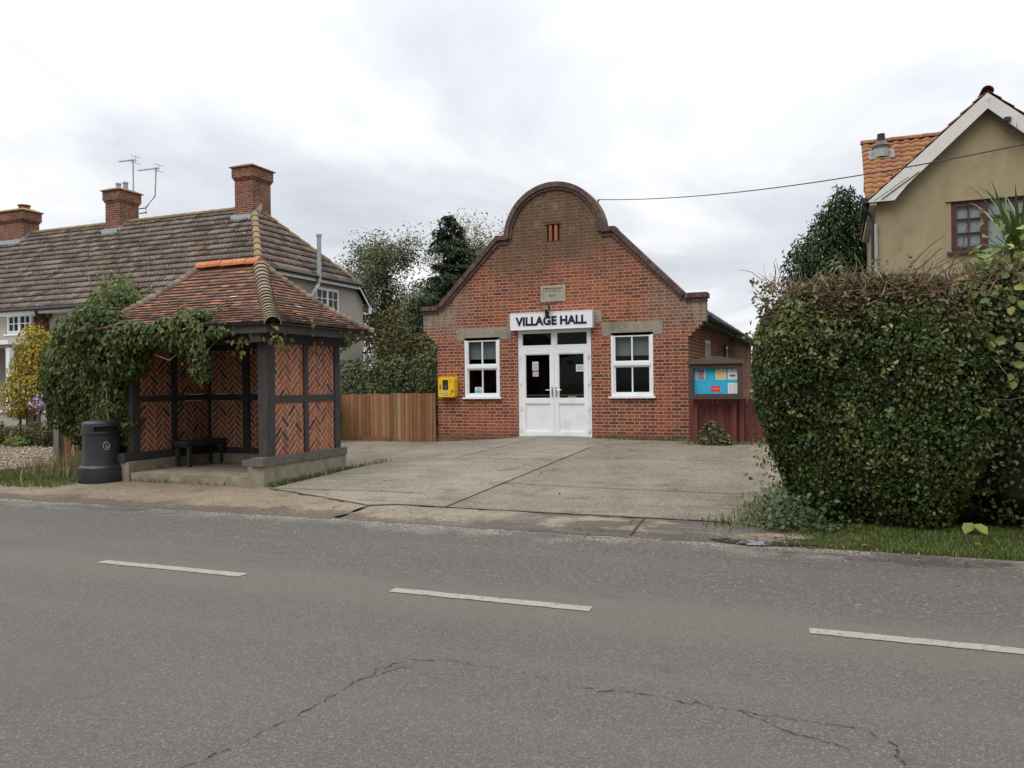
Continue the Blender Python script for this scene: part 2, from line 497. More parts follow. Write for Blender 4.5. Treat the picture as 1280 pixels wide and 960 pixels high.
# ------------------------------------------------------------------ materials
RED = [(0.0, (0.07, 0.024, 0.02)), (0.25, (0.165, 0.042, 0.025)), (0.55, (0.275, 0.067, 0.031)), (0.85, (0.36, 0.102, 0.041)), (1.0, (0.43, 0.15, 0.055))]
M = {}
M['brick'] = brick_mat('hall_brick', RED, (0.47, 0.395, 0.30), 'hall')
M['stack'] = brick_mat('chimney_brick', [(0.0, (0.06, 0.025, 0.02)), (0.4, (0.17, 0.052, 0.03)), (1.0, (0.36, 0.11, 0.05))], (0.46, 0.38, 0.28), 'stack')
M['coping'] = tone_mat('coping_brick', [(0, (0.072, 0.043, 0.038)), (0.5, (0.105, 0.059, 0.049)), (1, (0.14, 0.083, 0.065))], 0.8, 20, 0.6, 0.004, 60, [((0.17, 0.145, 0.10), 5, 0.56, 0.75)])
M['concrete'] = pmat('lintel_concrete', (0.34, 0.30, 0.235), (0.20, 0.18, 0.145), 28, 0.9, 0.004, 120, dirt=(0.12, 0.11, 0.08))
M['stone'] = pmat('plaque_stone', (0.40, 0.365, 0.29), (0.27, 0.26, 0.205), 18, 0.9, 0.003, 90)
M['plinth'] = pmat('plinth_concrete', (0.30, 0.26, 0.19), (0.19, 0.165, 0.12), 5, 0.92, 0.006, 60, dirt=(0.10, 0.10, 0.055))
M['upvc'] = pmat('white_frame', (0.80, 0.81, 0.82), (0.76, 0.77, 0.775), 2, 0.35, dirt=(0.66, 0.655, 0.63))
M['whitepaint'] = pmat('white_paint', (0.66, 0.65, 0.61), (0.55, 0.54, 0.50), 6, 0.6, dirt=(0.30, 0.28, 0.24))
M['sign'] = pmat('sign_white', (0.78, 0.79, 0.81), (0.75, 0.76, 0.78), 1.2, 0.3)
M['navy'] = pmat('navy_letters', (0.008, 0.008, 0.028), (0.010, 0.010, 0.03), 2, 0.4)
M['steel'] = pmat('steel', (0.55, 0.55, 0.54), (0.4, 0.4, 0.4), 12, 0.35, metal=0.9)
M['galv'] = pmat('flue_metal', (0.42, 0.43, 0.43), (0.33, 0.34, 0.34), 6, 0.5, metal=0.5)
M['black'] = pmat('black_paint', (0.018, 0.018, 0.02), (0.03, 0.028, 0.028), 6, 0.45)
M['blackplastic'] = pmat('black_plastic', (0.020, 0.021, 0.024), (0.028, 0.029, 0.031), 4, 0.42, 0.0008, 300, dirt=(0.05, 0.045, 0.038))
M['dark'] = pmat('dark_gap', (0.012, 0.010, 0.010), None, 5, 0.9)
M['timber'] = pmat('black_timber', (0.028, 0.027, 0.028), (0.055, 0.052, 0.05), 9, 0.75, 0.004, 40, stretch=(3, 3, 0.6), dirt=(0.06, 0.057, 0.053))
M['oldtimber'] = pmat('grey_timber', (0.085, 0.075, 0.065), (0.16, 0.14, 0.12), 9, 0.85, 0.006, 30, stretch=(4, 0.8, 6), dirt=(0.05, 0.045, 0.04))
M['post'] = pmat('grey_post', (0.21, 0.185, 0.15), (0.12, 0.105, 0.085), 9, 0.9, 0.005, 40, stretch=(4, 4, 0.5))
M['lead'] = pmat('lead', (0.42, 0.44, 0.46), (0.30, 0.32, 0.34), 9, 0.55)
M['yellowbox'] = pmat('yellow_box', (0.80, 0.47, 0.02), (0.76, 0.43, 0.02), 3, 0.35)
M['pebble'] = pmat('pebbledash', (0.50, 0.45, 0.39), (0.29, 0.255, 0.215), 38, 0.95, 0.012, 70, dirt=(0.38, 0.34, 0.29))
M['render'] = pmat('tan_render', (0.36, 0.29, 0.178), (0.295, 0.235, 0.145), 2.2, 0.92, 0.005, 70, stretch=(1, 1, 0.35), dirt=(0.235, 0.185, 0.115))
M['brown'] = pmat('brown_frame', (0.06, 0.022, 0.02), (0.085, 0.032, 0.027), 10, 0.6)
M['boardframe'] = pmat('board_frame', (0.052, 0.033, 0.026), (0.085, 0.058, 0.045), 10, 0.7, 0.002, 60, stretch=(1, 1, 4))
M['slate'] = pmat('hall_slate', (0.145, 0.14, 0.13), (0.095, 0.092, 0.085), 5, 0.75, 0.004, 40, dirt=(0.17, 0.16, 0.11))
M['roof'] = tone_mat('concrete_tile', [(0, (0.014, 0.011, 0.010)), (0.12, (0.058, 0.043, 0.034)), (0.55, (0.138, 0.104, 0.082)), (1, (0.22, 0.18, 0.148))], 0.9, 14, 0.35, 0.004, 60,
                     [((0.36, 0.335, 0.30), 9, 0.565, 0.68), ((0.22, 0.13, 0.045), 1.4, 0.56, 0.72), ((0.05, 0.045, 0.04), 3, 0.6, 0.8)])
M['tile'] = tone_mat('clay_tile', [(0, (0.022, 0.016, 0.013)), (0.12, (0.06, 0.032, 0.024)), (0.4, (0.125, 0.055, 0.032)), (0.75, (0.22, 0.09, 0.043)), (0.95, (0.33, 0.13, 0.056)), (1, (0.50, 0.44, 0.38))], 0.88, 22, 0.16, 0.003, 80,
                     [((0.10, 0.085, 0.04), 3.2, 0.55, 0.70), ((0.055, 0.042, 0.034), 2.1, 0.52, 0.72)])
M['ridge'] = tone_mat('ridge_tile', [(0, (0.38, 0.105, 0.035)), (1, (0.50, 0.16, 0.055))], 0.75, 12, 0.5, 0.002, 60)
M['hip'] = tone_mat('brown_hip_tile', [(0, (0.035, 0.028, 0.022)), (0.3, (0.10, 0.07, 0.05)), (1, (0.21, 0.15, 0.10))], 0.9, 15, 0.4, 0.004, 60)
M['bonnet'] = tone_mat('hip_tile', [(0, (0.045, 0.035, 0.025)), (0.3, (0.155, 0.12, 0.08)), (1, (0.26, 0.21, 0.145))], 0.9, 15, 0.5, 0.004, 60, [((0.22, 0.10, 0.06), 4, 0.6, 0.75)])
M['pantile'] = tone_mat('red_pantile', [(0, (0.03, 0.016, 0.012)), (0.12, (0.15, 0.052, 0.033)), (0.5, (0.25, 0.085, 0.042)), (1, (0.33, 0.135, 0.058))], 0.8, 8, 0.5, 0.003, 60, [((0.26, 0.155, 0.05), 3.2, 0.47, 0.62), ((0.10, 0.06, 0.04), 7, 0.58, 0.75)])
M['hbrick'] = tone_mat('herringbone_brick', [(0, (0.07, 0.034, 0.03)), (0.18, (0.15, 0.05, 0.036)), (0.5, (0.255, 0.076, 0.042)), (1, (0.35, 0.125, 0.062))], 0.85, 30, 0.25, 0.003, 110, [((0.07, 0.042, 0.034), 2.6, 0.56, 0.74), ((0.30, 0.22, 0.16), 7, 0.62, 0.78)])
M['mortar'] = pmat('pale_mortar', (0.66, 0.55, 0.43), (0.52, 0.43, 0.33), 14, 0.95, 0.002, 120)
M['fence'] = tone_mat('fence_board', [(0, (0.13, 0.055, 0.026)), (0.4, (0.225, 0.105, 0.045)), (0.75, (0.30, 0.155, 0.07)), (1, (0.30, 0.21, 0.13))], 0.85, 6, 0.5, 0.003, 50, [((0.09, 0.05, 0.03), 5, 0.6, 0.8)])
M['redfence'] = tone_mat('red_board', [(0, (0.085, 0.021, 0.02)), (1, (0.20, 0.052, 0.04))], 0.75, 7, 0.6, 0.003, 50, [((0.075, 0.03, 0.025), 4, 0.58, 0.8)])
M['blueboard'] = pmat('blue_felt', (0.03, 0.36, 0.56), (0.04, 0.43, 0.63), 16, 0.9)
M['paper'] = pmat('paper', (0.72, 0.73, 0.72), (0.68, 0.69, 0.68), 3, 0.7)
M['ink'] = pmat('ink', (0.06, 0.06, 0.07), (0.12, 0.12, 0.13), 60, 0.7)
M['greyink'] = pmat('grey_ink', (0.36, 0.36, 0.37), (0.44, 0.44, 0.45), 60, 0.7)
M['orangepaper'] = pmat('orange_paper', (0.66, 0.44, 0.19), (0.69, 0.52, 0.24), 10, 0.7)
M['redpaper'] = pmat('red_paper', (0.68, 0.05, 0.08), (0.60, 0.04, 0.06), 6, 0.7)
M['purpleink'] = pmat('purple_print', (0.05, 0.035, 0.075), (0.42, 0.34, 0.42), 14, 0.7)
M['bluesticker'] = pmat('blue_sticker', (0.16, 0.38, 0.55), (0.10, 0.28, 0.45), 60, 0.6)
M['greenlabel'] = pmat('green_label', (0.02, 0.30, 0.20), (0.03, 0.36, 0.25), 30, 0.5)
M['cloth'] = pmat('blind_cloth', (0.44, 0.45, 0.455), (0.40, 0.41, 0.415), 2, 0.9)
M['net'] = pmat('net_curtain', (0.82, 0.84, 0.86), (0.72, 0.74, 0.77), 5, 0.9, stretch=(9, 9, 0.2))
M['room'] = pmat('room_wall', (0.035, 0.03, 0.03), None, 1, 0.9)
M['amber'] = pmat('lamp_glass', (0.42, 0.37, 0.20), (0.35, 0.31, 0.18), 8, 0.25)
M['bark'] = tone_mat('bark', [(0, (0.07, 0.055, 0.042)), (1, (0.15, 0.125, 0.10))], 0.95, 10, 0.6, 0.01, 30)
M['twig'] = tone_mat('twig', [(0, (0.075, 0.045, 0.03)), (0.6, (0.17, 0.11, 0.07)), (1, (0.34, 0.25, 0.15))], 0.9, 20, 0.4)
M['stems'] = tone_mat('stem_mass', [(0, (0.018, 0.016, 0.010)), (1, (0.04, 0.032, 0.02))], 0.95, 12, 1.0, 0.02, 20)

def glass(name='window_glass', tint=(0.75, 0.78, 0.78)):
    m, t, b = newmat(name)
    tr = t.node('ShaderNodeBsdfTransparent'); t.put(tr.inputs[0], tint)
    gl = t.node('ShaderNodeBsdfGlossy'); gl.inputs['Roughness'].default_value = 0.02
    lw = t.node('ShaderNodeLayerWeight'); lw.inputs[0].default_value = 0.5
    mx = t.node('ShaderNodeMixShader')
    t.put(mx.inputs[0], t.m('ADD', 0.022, t.m('MULTIPLY', t.m('POWER', lw.outputs['Facing'], 5.0), 0.9)))
    m.node_tree.links.new(tr.outputs[0], mx.inputs[1]); m.node_tree.links.new(gl.outputs[0], mx.inputs[2])
    m.node_tree.links.new(mx.outputs[0], m.node_tree.nodes['Material Output'].inputs[0])
    return m
M['glass'] = glass()

L = {}
L['hedge'] = leaf_mat('hedge_leaf', [(0, (0.016, 0.026, 0.006)), (0.4, (0.036, 0.057, 0.012)), (0.75, (0.066, 0.098, 0.020)), (0.93, (0.15, 0.17, 0.035)), (1, (0.19, 0.15, 0.05))], 0.45, 0.22, 0.45, 0.6, 1.6)
L['deadleaf'] = leaf_mat('clipped_leaf', [(0, (0.055, 0.035, 0.02)), (0.5, (0.12, 0.07, 0.04)), (0.8, (0.17, 0.12, 0.06)), (1, (0.10, 0.13, 0.04))], 0.7, 0.15, 0.3, 0.5, 2)
L['lime'] = leaf_mat('lime_leaf', [(0, (0.07, 0.11, 0.022)), (0.55, (0.15, 0.19, 0.04)), (0.85, (0.27, 0.28, 0.06)), (1, (0.36, 0.31, 0.06))], 0.5, 0.3, 0.4)
L['ivy'] = leaf_mat('creeper_leaf', [(0, (0.026, 0.038, 0.010)), (0.4, (0.060, 0.082, 0.017)), (0.8, (0.11, 0.138, 0.028)), (0.95, (0.16, 0.14, 0.035)), (1, (0.20, 0.10, 0.045))], 0.55, 0.25, 0.35, 0.5, 1.4)
L['conifer'] = leaf_mat('conifer_needle', [(0, (0.014, 0.026, 0.012)), (0.6, (0.030, 0.050, 0.020)), (1, (0.055, 0.075, 0.028))], 0.6, 0.1, 0.3, 0.6, 1.2)
L['cypress'] = leaf_mat('cypress_spray', [(0, (0.016, 0.036, 0.012)), (0.6, (0.040, 0.080, 0.024)), (1, (0.085, 0.135, 0.04))], 0.6, 0.12, 0.3, 0.6, 1.4)
L['poplar'] = leaf_mat('poplar_leaf', [(0, (0.05, 0.06, 0.028)), (0.5, (0.10, 0.115, 0.05)), (1, (0.20, 0.20, 0.10))], 0.5, 0.3, 0.4, 0.5, 0.7)
L['birch'] = leaf_mat('pale_leaf', [(0, (0.09, 0.10, 0.045)), (0.5, (0.17, 0.17, 0.085)), (1, (0.30, 0.28, 0.17))], 0.5, 0.35, 0.4)
L['autumn'] = leaf_mat('autumn_leaf', [(0, (0.045, 0.045, 0.015)), (0.5, (0.09, 0.08, 0.024)), (1, (0.16, 0.12, 0.035))], 0.6, 0.25, 0.3, 0.6, 1.0)
L['yellow'] = leaf_mat('golden_leaf', [(0, (0.15, 0.14, 0.02)), (0.45, (0.40, 0.30, 0.03)), (1, (0.62, 0.43, 0.04))], 0.5, 0.3, 0.4, 0.5, 2)
L['shade'] = leaf_mat('shrub_leaf', [(0, (0.024, 0.034, 0.010)), (0.5, (0.055, 0.074, 0.019)), (0.9, (0.105, 0.13, 0.033)), (1, (0.15, 0.17, 0.05))], 0.5, 0.2, 0.4, 0.5, 1.5)
L['blue'] = leaf_mat('dark_bluish_leaf', [(0, (0.018, 0.032, 0.020)), (0.6, (0.035, 0.062, 0.034)), (1, (0.07, 0.10, 0.05))], 0.45, 0.2, 0.5, 0.4, 2)
L['rust'] = leaf_mat('rust_leaf', [(0, (0.11, 0.055, 0.028)), (0.5, (0.19, 0.10, 0.045)), (1, (0.26, 0.17, 0.08))], 0.7, 0.2, 0.3)
L['sword'] = leaf_mat('sword_leaf', [(0, (0.045, 0.075, 0.022)), (0.6, (0.085, 0.125, 0.040)), (1, (0.16, 0.19, 0.08))], 0.4, 0.2, 0.45)
L['grass'] = leaf_mat('grass_blade', [(0, (0.045, 0.075, 0.014)), (0.5, (0.085, 0.125, 0.024)), (0.85, (0.14, 0.17, 0.045)), (1, (0.26, 0.22, 0.10))], 0.6, 0.25, 0.3, 0.5, 2)
L['hay'] = leaf_mat('dry_grass', [(0, (0.11, 0.095, 0.04)), (0.5, (0.26, 0.20, 0.10)), (1, (0.36, 0.29, 0.16))], 0.7, 0.25, 0.3)
L['aster'] = leaf_mat('aster_petal', [(0, (0.30, 0.17, 0.38)), (1, (0.52, 0.38, 0.58))], 0.6, 0.3, 0.3)

# ------------------------------------------------------------------ ground
def sst(x):
    x = max(0.0, min(1.0, x)); return x * x * (3 - 2 * x)
def gz(x, y):
    s = max(0.0, min(1.0, (y - 8.2) / 9.04))
    return s * (0.33 - 0.10 * sst((-x - 6.2) / 3.0) + 0.065 * math.exp(-((x + 5.85) / 1.2) ** 2))

def sheet(name, poly, off, step, mat, edge=0.0, parent=None, side=0.0):
    """a paved sheet following the ground inside a polygon of (x, y); clipped exactly at its outline"""
    import bmesh
    xs = [p[0] for p in poly]; ys = [p[1] for p in poly]
    loops = []
    n = len(poly); pts = []
    for i in range(n):                                   # subdivide and roughen the outline
        a, b = Vector((*poly[i], 0)), Vector((*poly[(i + 1) % n], 0)); k = max(1, int((b - a).length / step))
        for j in range(k):
            p = a.lerp(b, j / k)
            if edge and 0 < j: p += Vector((RNG.normal(0, edge), RNG.normal(0, edge), 0))
            pts.append(p)
    bm = bmesh.new()
    vs_ = [bm.verts.new((p.x, p.y, 0)) for p in pts]
    f = bm.faces.new(vs_)
    bmesh.ops.triangulate(bm, faces=[f])
    for ax, lo, hi in (((1, 0, 0), min(xs), max(xs)), ((0, 1, 0), min(ys), max(ys))):
        c = lo + step
        while c < hi:
            g = bm.verts[:] + bm.edges[:] + bm.faces[:]
            bmesh.ops.bisect_plane(bm, geom=g, plane_co=Vector(ax) * c, plane_no=Vector(ax), dist=1e-5)
            c += step
    if side:
        be = [e for e in bm.edges if e.is_boundary]
        for v in bm.verts: v.co.z = gz(v.co.x, v.co.y) + off
        ex = bmesh.ops.extrude_edge_only(bm, edges=be)
        for v in ex['geom']:
            if isinstance(v, bmesh.types.BMVert): v.co.z -= side
    else:
        for v in bm.verts: v.co.z = gz(v.co.x, v.co.y) + off
    bmesh.ops.recalc_face_normals(bm, faces=bm.faces)
    if sum(f.normal.z * f.calc_area() for f in bm.faces) < 0:
        bmesh.ops.reverse_faces(bm, faces=bm.faces)
    me = bpy.data.meshes.new(name); bm.to_mesh(me); bm.free()
    me.materials.append(mat)
    ob = bpy.data.objects.new(name, me); COL.objects.link(ob)
    if parent: ob.parent = parent
    return struct(ob)

def road_mat():
    m, t, b = newmat('asphalt')
    p = t.pos(); x, y, z = t.sep(p)
    v1 = t.voro(p, 130); v2 = t.voro(t.vm('ADD', p, (3.3, 1.7, 0)), 62)
    r1 = t.sep(v1.outputs['Color'])[0]; r2 = t.sep(v2.outputs['Color'])[1]
    fine = t.ramp(r1, [(0, (0.058, 0.0525, 0.0445)), (0.5, (0.081, 0.0745, 0.0635)), (0.9, (0.101, 0.0925, 0.0785)), (1, (0.17, 0.152, 0.12))])
    coarse = t.ramp(r2, [(0, (0.052, 0.047, 0.040)), (0.7, (0.081, 0.0745, 0.0635)), (0.95, (0.108, 0.099, 0.084)), (1, (0.20, 0.185, 0.15))])
    far = t.step(t.m('ADD', y, t.m('MULTIPLY', t.m('SUBTRACT', t.noise(p, 0.8, 4), 0.5), 0.8)), 5.3, 6.2)
    col = t.mix(t.m('MULTIPLY', far, 0.75), fine, coarse)
    # tyre-worn and dusty bands along the road, mottling
    band = t.noise(t.vm('MULTIPLY', p, (0.05, 1.1, 1)), 1.0, 4, 0.6)
    col = t.mix(t.m('MULTIPLY', t.step(band, 0.45, 0.7), 0.35), col, (0.105, 0.097, 0.085))
    mot = t.noise(p, 0.55, 6, 0.65)
    col = t.mix(t.m('MULTIPLY', t.step(mot, 0.5, 0.75), 0.35), col, (0.057, 0.054, 0.049))
    cen = t.m('SUBTRACT', 1.0, t.step(t.m('ABSOLUTE', t.m('SUBTRACT', t.m('ADD', y, t.m('MULTIPLY', t.m('SUBTRACT', mot, 0.5), 0.7)), 5.35)), 0.1, 0.6))
    col = t.mix(t.m('MULTIPLY', cen, 0.32), col, (0.12, 0.105, 0.08))
    st = t.m('MULTIPLY', t.step(t.noise(t.vm('MULTIPLY', p, (0.35, 1, 1)), 2.1, 7, 0.75), 0.60, 0.70), 0.4)
    col = t.mix(st, col, (0.035, 0.033, 0.031))
    pl = t.m('MULTIPLY', t.step(t.noise(t.vm('ADD', p, (31, 7, 0)), 3.3, 7, 0.8), 0.62, 0.70), 0.4)
    col = t.mix(pl, col, (0.13, 0.12, 0.10))
    # grit washed to the far edge
    ed = t.step(t.m('ADD', y, t.m('MULTIPLY', t.m('SUBTRACT', t.noise(p, 1.6, 6, 0.72), 0.5), 1.9)), 7.6, 8.2)
    grit = t.ramp(t.sep(t.voro(p, 60).outputs['Color'])[2], [(0, (0.07, 0.06, 0.05)), (0.6, (0.16, 0.14, 0.11)), (1, (0.34, 0.31, 0.25))])
    col = t.mix(t.m('MULTIPLY', ed, 0.8), col, grit)
    damp = t.m('MULTIPLY', t.step(t.m('ADD', y, t.m('MULTIPLY', t.m('SUBTRACT', t.noise(t.vm('MULTIPLY', p, (0.6, 1.5, 1)), 1.2, 5, 0.65), 0.5), 1.3)), 7.7, 7.9),
                       t.step(t.noise(t.vm('MULTIPLY', p, (0.5, 1, 1)), 1.0, 3), 0.5, 0.6))
    col = t.mix(t.m('MULTIPLY', damp, 0.45), col, (0.035, 0.031, 0.028))
    t.put(b.inputs['Base Color'], col)
    t.put(b.inputs['Roughness'], t.m('SUBTRACT', 0.86, t.m('MULTIPLY', damp, 0.4)))
    b.inputs['Specular IOR Level'].default_value = 0.3
    h = t.m('ADD', t.m('MULTIPLY', v1.outputs['Distance'], 1.0), t.m('MULTIPLY', v2.outputs['Distance'], 0.6))
    t.put(b.inputs['Normal'], t.bump(h, 0.5, 0.006))
    return m

def slab_mat(name, c1, c2, stone, dark, brush=0.0, edge_y=None, wet=0.0):
    m, t, b = newmat(name)
    p = t.pos(); x, y, z = t.sep(p)
    big = t.noise(p, 0.9, 6, 0.62)
    col = t.mix(t.step(big, 0.32, 0.68), c1, c2)
    v = t.voro(p, 62); r = t.sep(v.outputs['Color'])[0]
    col = t.mix(t.m('MULTIPLY', t.step(r, 0.55, 0.95), 0.55), col, stone)
    col = t.mix(t.m('MULTIPLY', t.m('SUBTRACT', 1.0, t.step(r, 0.05, 0.3)), 0.5), col, tuple(k * .45 for k in c2))
    col = t.mix(t.m('MULTIPLY', t.step(t.noise(p, 1.7, 8, 0.74), 0.51, 0.68), 0.7), col, dark)
    if brush:
        ln = t.noise(t.vm('MULTIPLY', p, (0.5, 16, 1)), 1.0, 3, 0.6)
        col = t.mix(t.m('MULTIPLY', t.step(ln, 0.52, 0.7), brush), col, dark)
    rough = 0.9
    if edge_y:
        e = t.m('SUBTRACT', 1.0, t.step(t.m('ADD', y, t.m('MULTIPLY', t.m('SUBTRACT', t.noise(p, 1.3, 6, 0.7), 0.5), 1.6)), edge_y, edge_y + 0.35))
        col = t.mix(t.m('MULTIPLY', e, 0.75), col, (0.06, 0.045, 0.035))
    if wet:
        w = t.m('MULTIPLY', t.step(t.noise(t.vm('MULTIPLY', p, (0.8, 1.6, 1)), 1.3, 5, 0.6, 0.6), 0.41, 0.52), wet)
        w = t.m('MULTIPLY', w, t.step(x, -4.4, -2.9))
        col = t.mix(t.m('MULTIPLY', w, 0.75), col, (0.035, 0.027, 0.022))
        t.put(b.inputs['Roughness'], t.m('SUBTRACT', 0.9, t.m('MULTIPLY', w, 0.55)))
    else:
        b.inputs['Roughness'].default_value = rough
    t.put(b.inputs['Base Color'], col)
    b.inputs['Specular IOR Level'].default_value = 0.3
    t.put(b.inputs['Normal'], t.bump(t.m('ADD', v.outputs['Distance'], t.noise(p, 40, 4, 0.6)), 0.5, 0.009))
    return m

M['road'] = road_mat()
M['slab'] = slab_mat('pale_concrete', (0.205, 0.18, 0.14), (0.14, 0.122, 0.092), (0.29, 0.26, 0.205), (0.08, 0.068, 0.049), 0.55)
M['tanslab'] = slab_mat('exposed_aggregate', (0.175, 0.148, 0.108), (0.115, 0.097, 0.069), (0.27, 0.235, 0.175), (0.06, 0.05, 0.034), 0.4)
M['apron'] = slab_mat('old_apron', (0.215, 0.175, 0.125), (0.15, 0.12, 0.085), (0.31, 0.27, 0.20), (0.075, 0.058, 0.042), 0.0, 8.25, 1.0)
M['path'] = slab_mat('shelter_path', (0.20, 0.155, 0.105), (0.15, 0.115, 0.075), (0.28, 0.235, 0.17), (0.075, 0.06, 0.04), 0.0, 8.35)
M['earth'] = pmat('earth', (0.075, 0.058, 0.036), (0.045, 0.05, 0.022), 1.5, 0.95, 0.02, 25, dirt=(0.055, 0.07, 0.022))
M['gravel'] = tone_mat('gravel_stone', [(0, (0.12, 0.085, 0.06)), (0.5, (0.24, 0.18, 0.125)), (0.85, (0.34, 0.28, 0.21)), (1, (0.46, 0.42, 0.35))], 0.85, 40, 0.3)
M['gravelbed'] = pmat('gravel_bed', (0.22, 0.17, 0.12), (0.11, 0.08, 0.055), 45, 0.95, 0.02, 60)
M['roadpaint'] = None
m, t, b = newmat('worn_road_paint')
p = t.pos()
wear = t.step(t.noise(p, 22, 6, 0.8), 0.545, 0.63)
t.put(b.inputs['Base Color'], t.mix(wear, t.mix(t.noise(p, 12, 4), (0.27, 0.25, 0.20), (0.19, 0.178, 0.142)), (0.075, 0.072, 0.065)))
b.inputs['Roughness'].default_value = 0.8
t.put(b.inputs['Normal'], t.bump(t.noise(p, 80, 3), 0.5, 0.004))
M['roadpaint'] = m

# one sheet of earth out to the horizon, finer near the hall
def gridsheet(name, xs, ys, off, mat):
    V = np.array([[x, y, gz(x, y) + off] for y in ys for x in xs]); nx = len(xs)
    F = np.array([[j * nx + i, j * nx + i + 1, (j + 1) * nx + i + 1, (j + 1) * nx + i] for j in range(len(ys) - 1) for i in range(nx - 1)])
    return struct(np_mesh(name, V, F, np.full(len(F), .5), mat))
gx = sorted(set([-1500, -400, -150, -80, -50] + [round(-40 + .5 * i, 2) for i in range(121)] + [30, 60, 150, 400, 1500]))
gy = sorted(set([-1500, -300, -80, -30, -10, 0, 4, 8.2] + [round(8.5 + .5 * i, 2) for i in range(60)] + [45, 60, 100, 200, 500, 2000]))
gridsheet('ground', gx, gy, -0.035, M['earth'])

road = sheet('road', [(-90, .6), (40, .6), (40, 8.12), (-0.2, 8.14), (-3.2, 8.2), (-9, 8.2), (-90, 8.2)], 0.0, 1.0, M['road'], 0.0)
sheet('far_pavement', [(-90, -4), (40, -4), (40, .596), (-90, .596)], 0.02, 8, M['path'])
mb = MB()
def dash(x0, x1, y):
    k = 14; up, lo = [], []
    for i in range(k + 1):
        x = x0 + (x1 - x0) * i / k
        up.append((x + random.uniform(-.012, .012), y + .058 + random.uniform(-.006, .006), 0.005)); lo.append((x + random.uniform(-.012, .012), y - .058 + random.uniform(-.006, .006), 0.005))
    for i in range(k):
        mb.face([lo[i], lo[i + 1], up[i + 1], up[i]])
xd = -0.165 - 3.07 * 9
while xd < 16:
    mb = MB(); dash(xd, xd + 1.62, 5.44)
    o = struct(mb.build('road_marking', M['roadpaint'], road)); xd += 3.07
# cracks in the near lane
M['crack'] = pmat('crack_dark', (0.026, 0.021, 0.017), (0.055, 0.045, 0.035), 40, 0.95)
def crack(pts, w, seed):
    rd = random.Random(seed); mb = MB(); P = []
    for a, b_ in zip(pts, pts[1:]):
        n = max(3, int(math.dist(a, b_) / 0.035))
        for i in range(n):
            f = i / n
            P.append((a[0] + (b_[0] - a[0]) * f + rd.gauss(0, .010), a[1] + (b_[1] - a[1]) * f + rd.gauss(0, .010)))
    for i, (a, b_) in enumerate(zip(P, P[1:])):
        if rd.random() < .10: continue
        d = Vector((b_[0] - a[0], b_[1] - a[1], 0)).normalized(); s = Vector((-d.y, d.x, 0))
        w0 = w * rd.uniform(.1, .9) ** 1.5; w1 = w * rd.uniform(.1, .9) ** 1.5
        A = Vector((*a, .0045)); B = Vector((*b_, .0045))
        mb.face([A - s * w0, B + d * .008 - s * w1, B + d * .008 + s * w1, A + s * w0])
    return struct(mb.build('crack', M['crack'], road))
crack([(-2.6, 2.5), (-2.505, 2.775), (-2.44, 3.3), (-2.388, 3.923), (-2.30, 4.10), (-2.1, 4.16)], .006, 1)
crack([(-2.12, 4.17), (-1.98, 4.15)], .005, 9)
crack([(-1.376, 4.04), (-1.30, 4.02), (-0.9, 4.05), (-0.5, 4.0), (-0.17, 3.995), (0.1, 3.99), (0.22, 3.85), (0.25, 3.6)], .0065, 2)
crack([(-2.1, 4.16), (-1.9, 4.13), (-1.6, 4.11), (-1.376, 4.04)], .0032, 12)
crack([(-0.45, 4.0), (-0.25, 3.86), (-0.05, 3.80), (0.08, 3.73)], .005, 3)
crack([(-2.42, 3.7), (-2.30, 3.95), (-2.22, 4.02)], .005, 4)
crack([(-3.4, 8.0), (-2.8, 7.95), (-2.0, 7.98)], .006, 6)

# paving: apron along the road, pale slab, tan aggregate slab, path by the shelter
apron = sheet('apron', [(-5.6, 8.14), (-0.2, 8.1), (-0.25, 8.75), (-1.1, 9.1), (-5.3, 9.1), (-5.62, 8.9)], 0.003, 0.14, M['apron'], 0.03)
path = sheet('path', [(-16, 8.15), (-5.66, 8.12), (-5.68, 8.95), (-8.0, 9.85), (-8.0, 9.98), (-8.45, 10.0), (-8.45, 10.08), (-11.1, 10.08), (-11.1, 9.9), (-16, 9.0)], 0.003, 0.16, M['path'], 0.03)
sheet('pavement', [(-5.30, 9.12), (-4.62, 9.12), (-4.62, 15.6), (-4.3, 16.3), (-3.6, 16.8), (-2.9, 17.0), (-2.85, 17.22), (-8.85, 17.22), (-8.6, 15.6), (-8.4, 14.6), (-8.0, 13.2), (-7.95, 9.87), (-5.66, 8.97)], 0.012, 0.5, M['slab'], 0.0, side=.05)
sheet('courtyard', [(-4.598, 9.12), (-1.12, 9.12), (-0.3, 8.8), (0.2, 9.6), (0.3, 17.0), (-2.83, 17.2), (-2.86, 16.98), (-3.56, 16.78), (-4.28, 16.28), (-4.598, 15.58)], 0.010, 0.5, M['tanslab'], 0.0, side=.05)
sheet('side_path', [(-8.02, 13.25), (-8.42, 14.62), (-8.62, 15.6), (-8.87, 17.2), (-11.7, 17.2), (-11.5, 12.4), (-8.0, 12.4)], 0.004, 0.6, M['tanslab'], 0.0, side=.05)
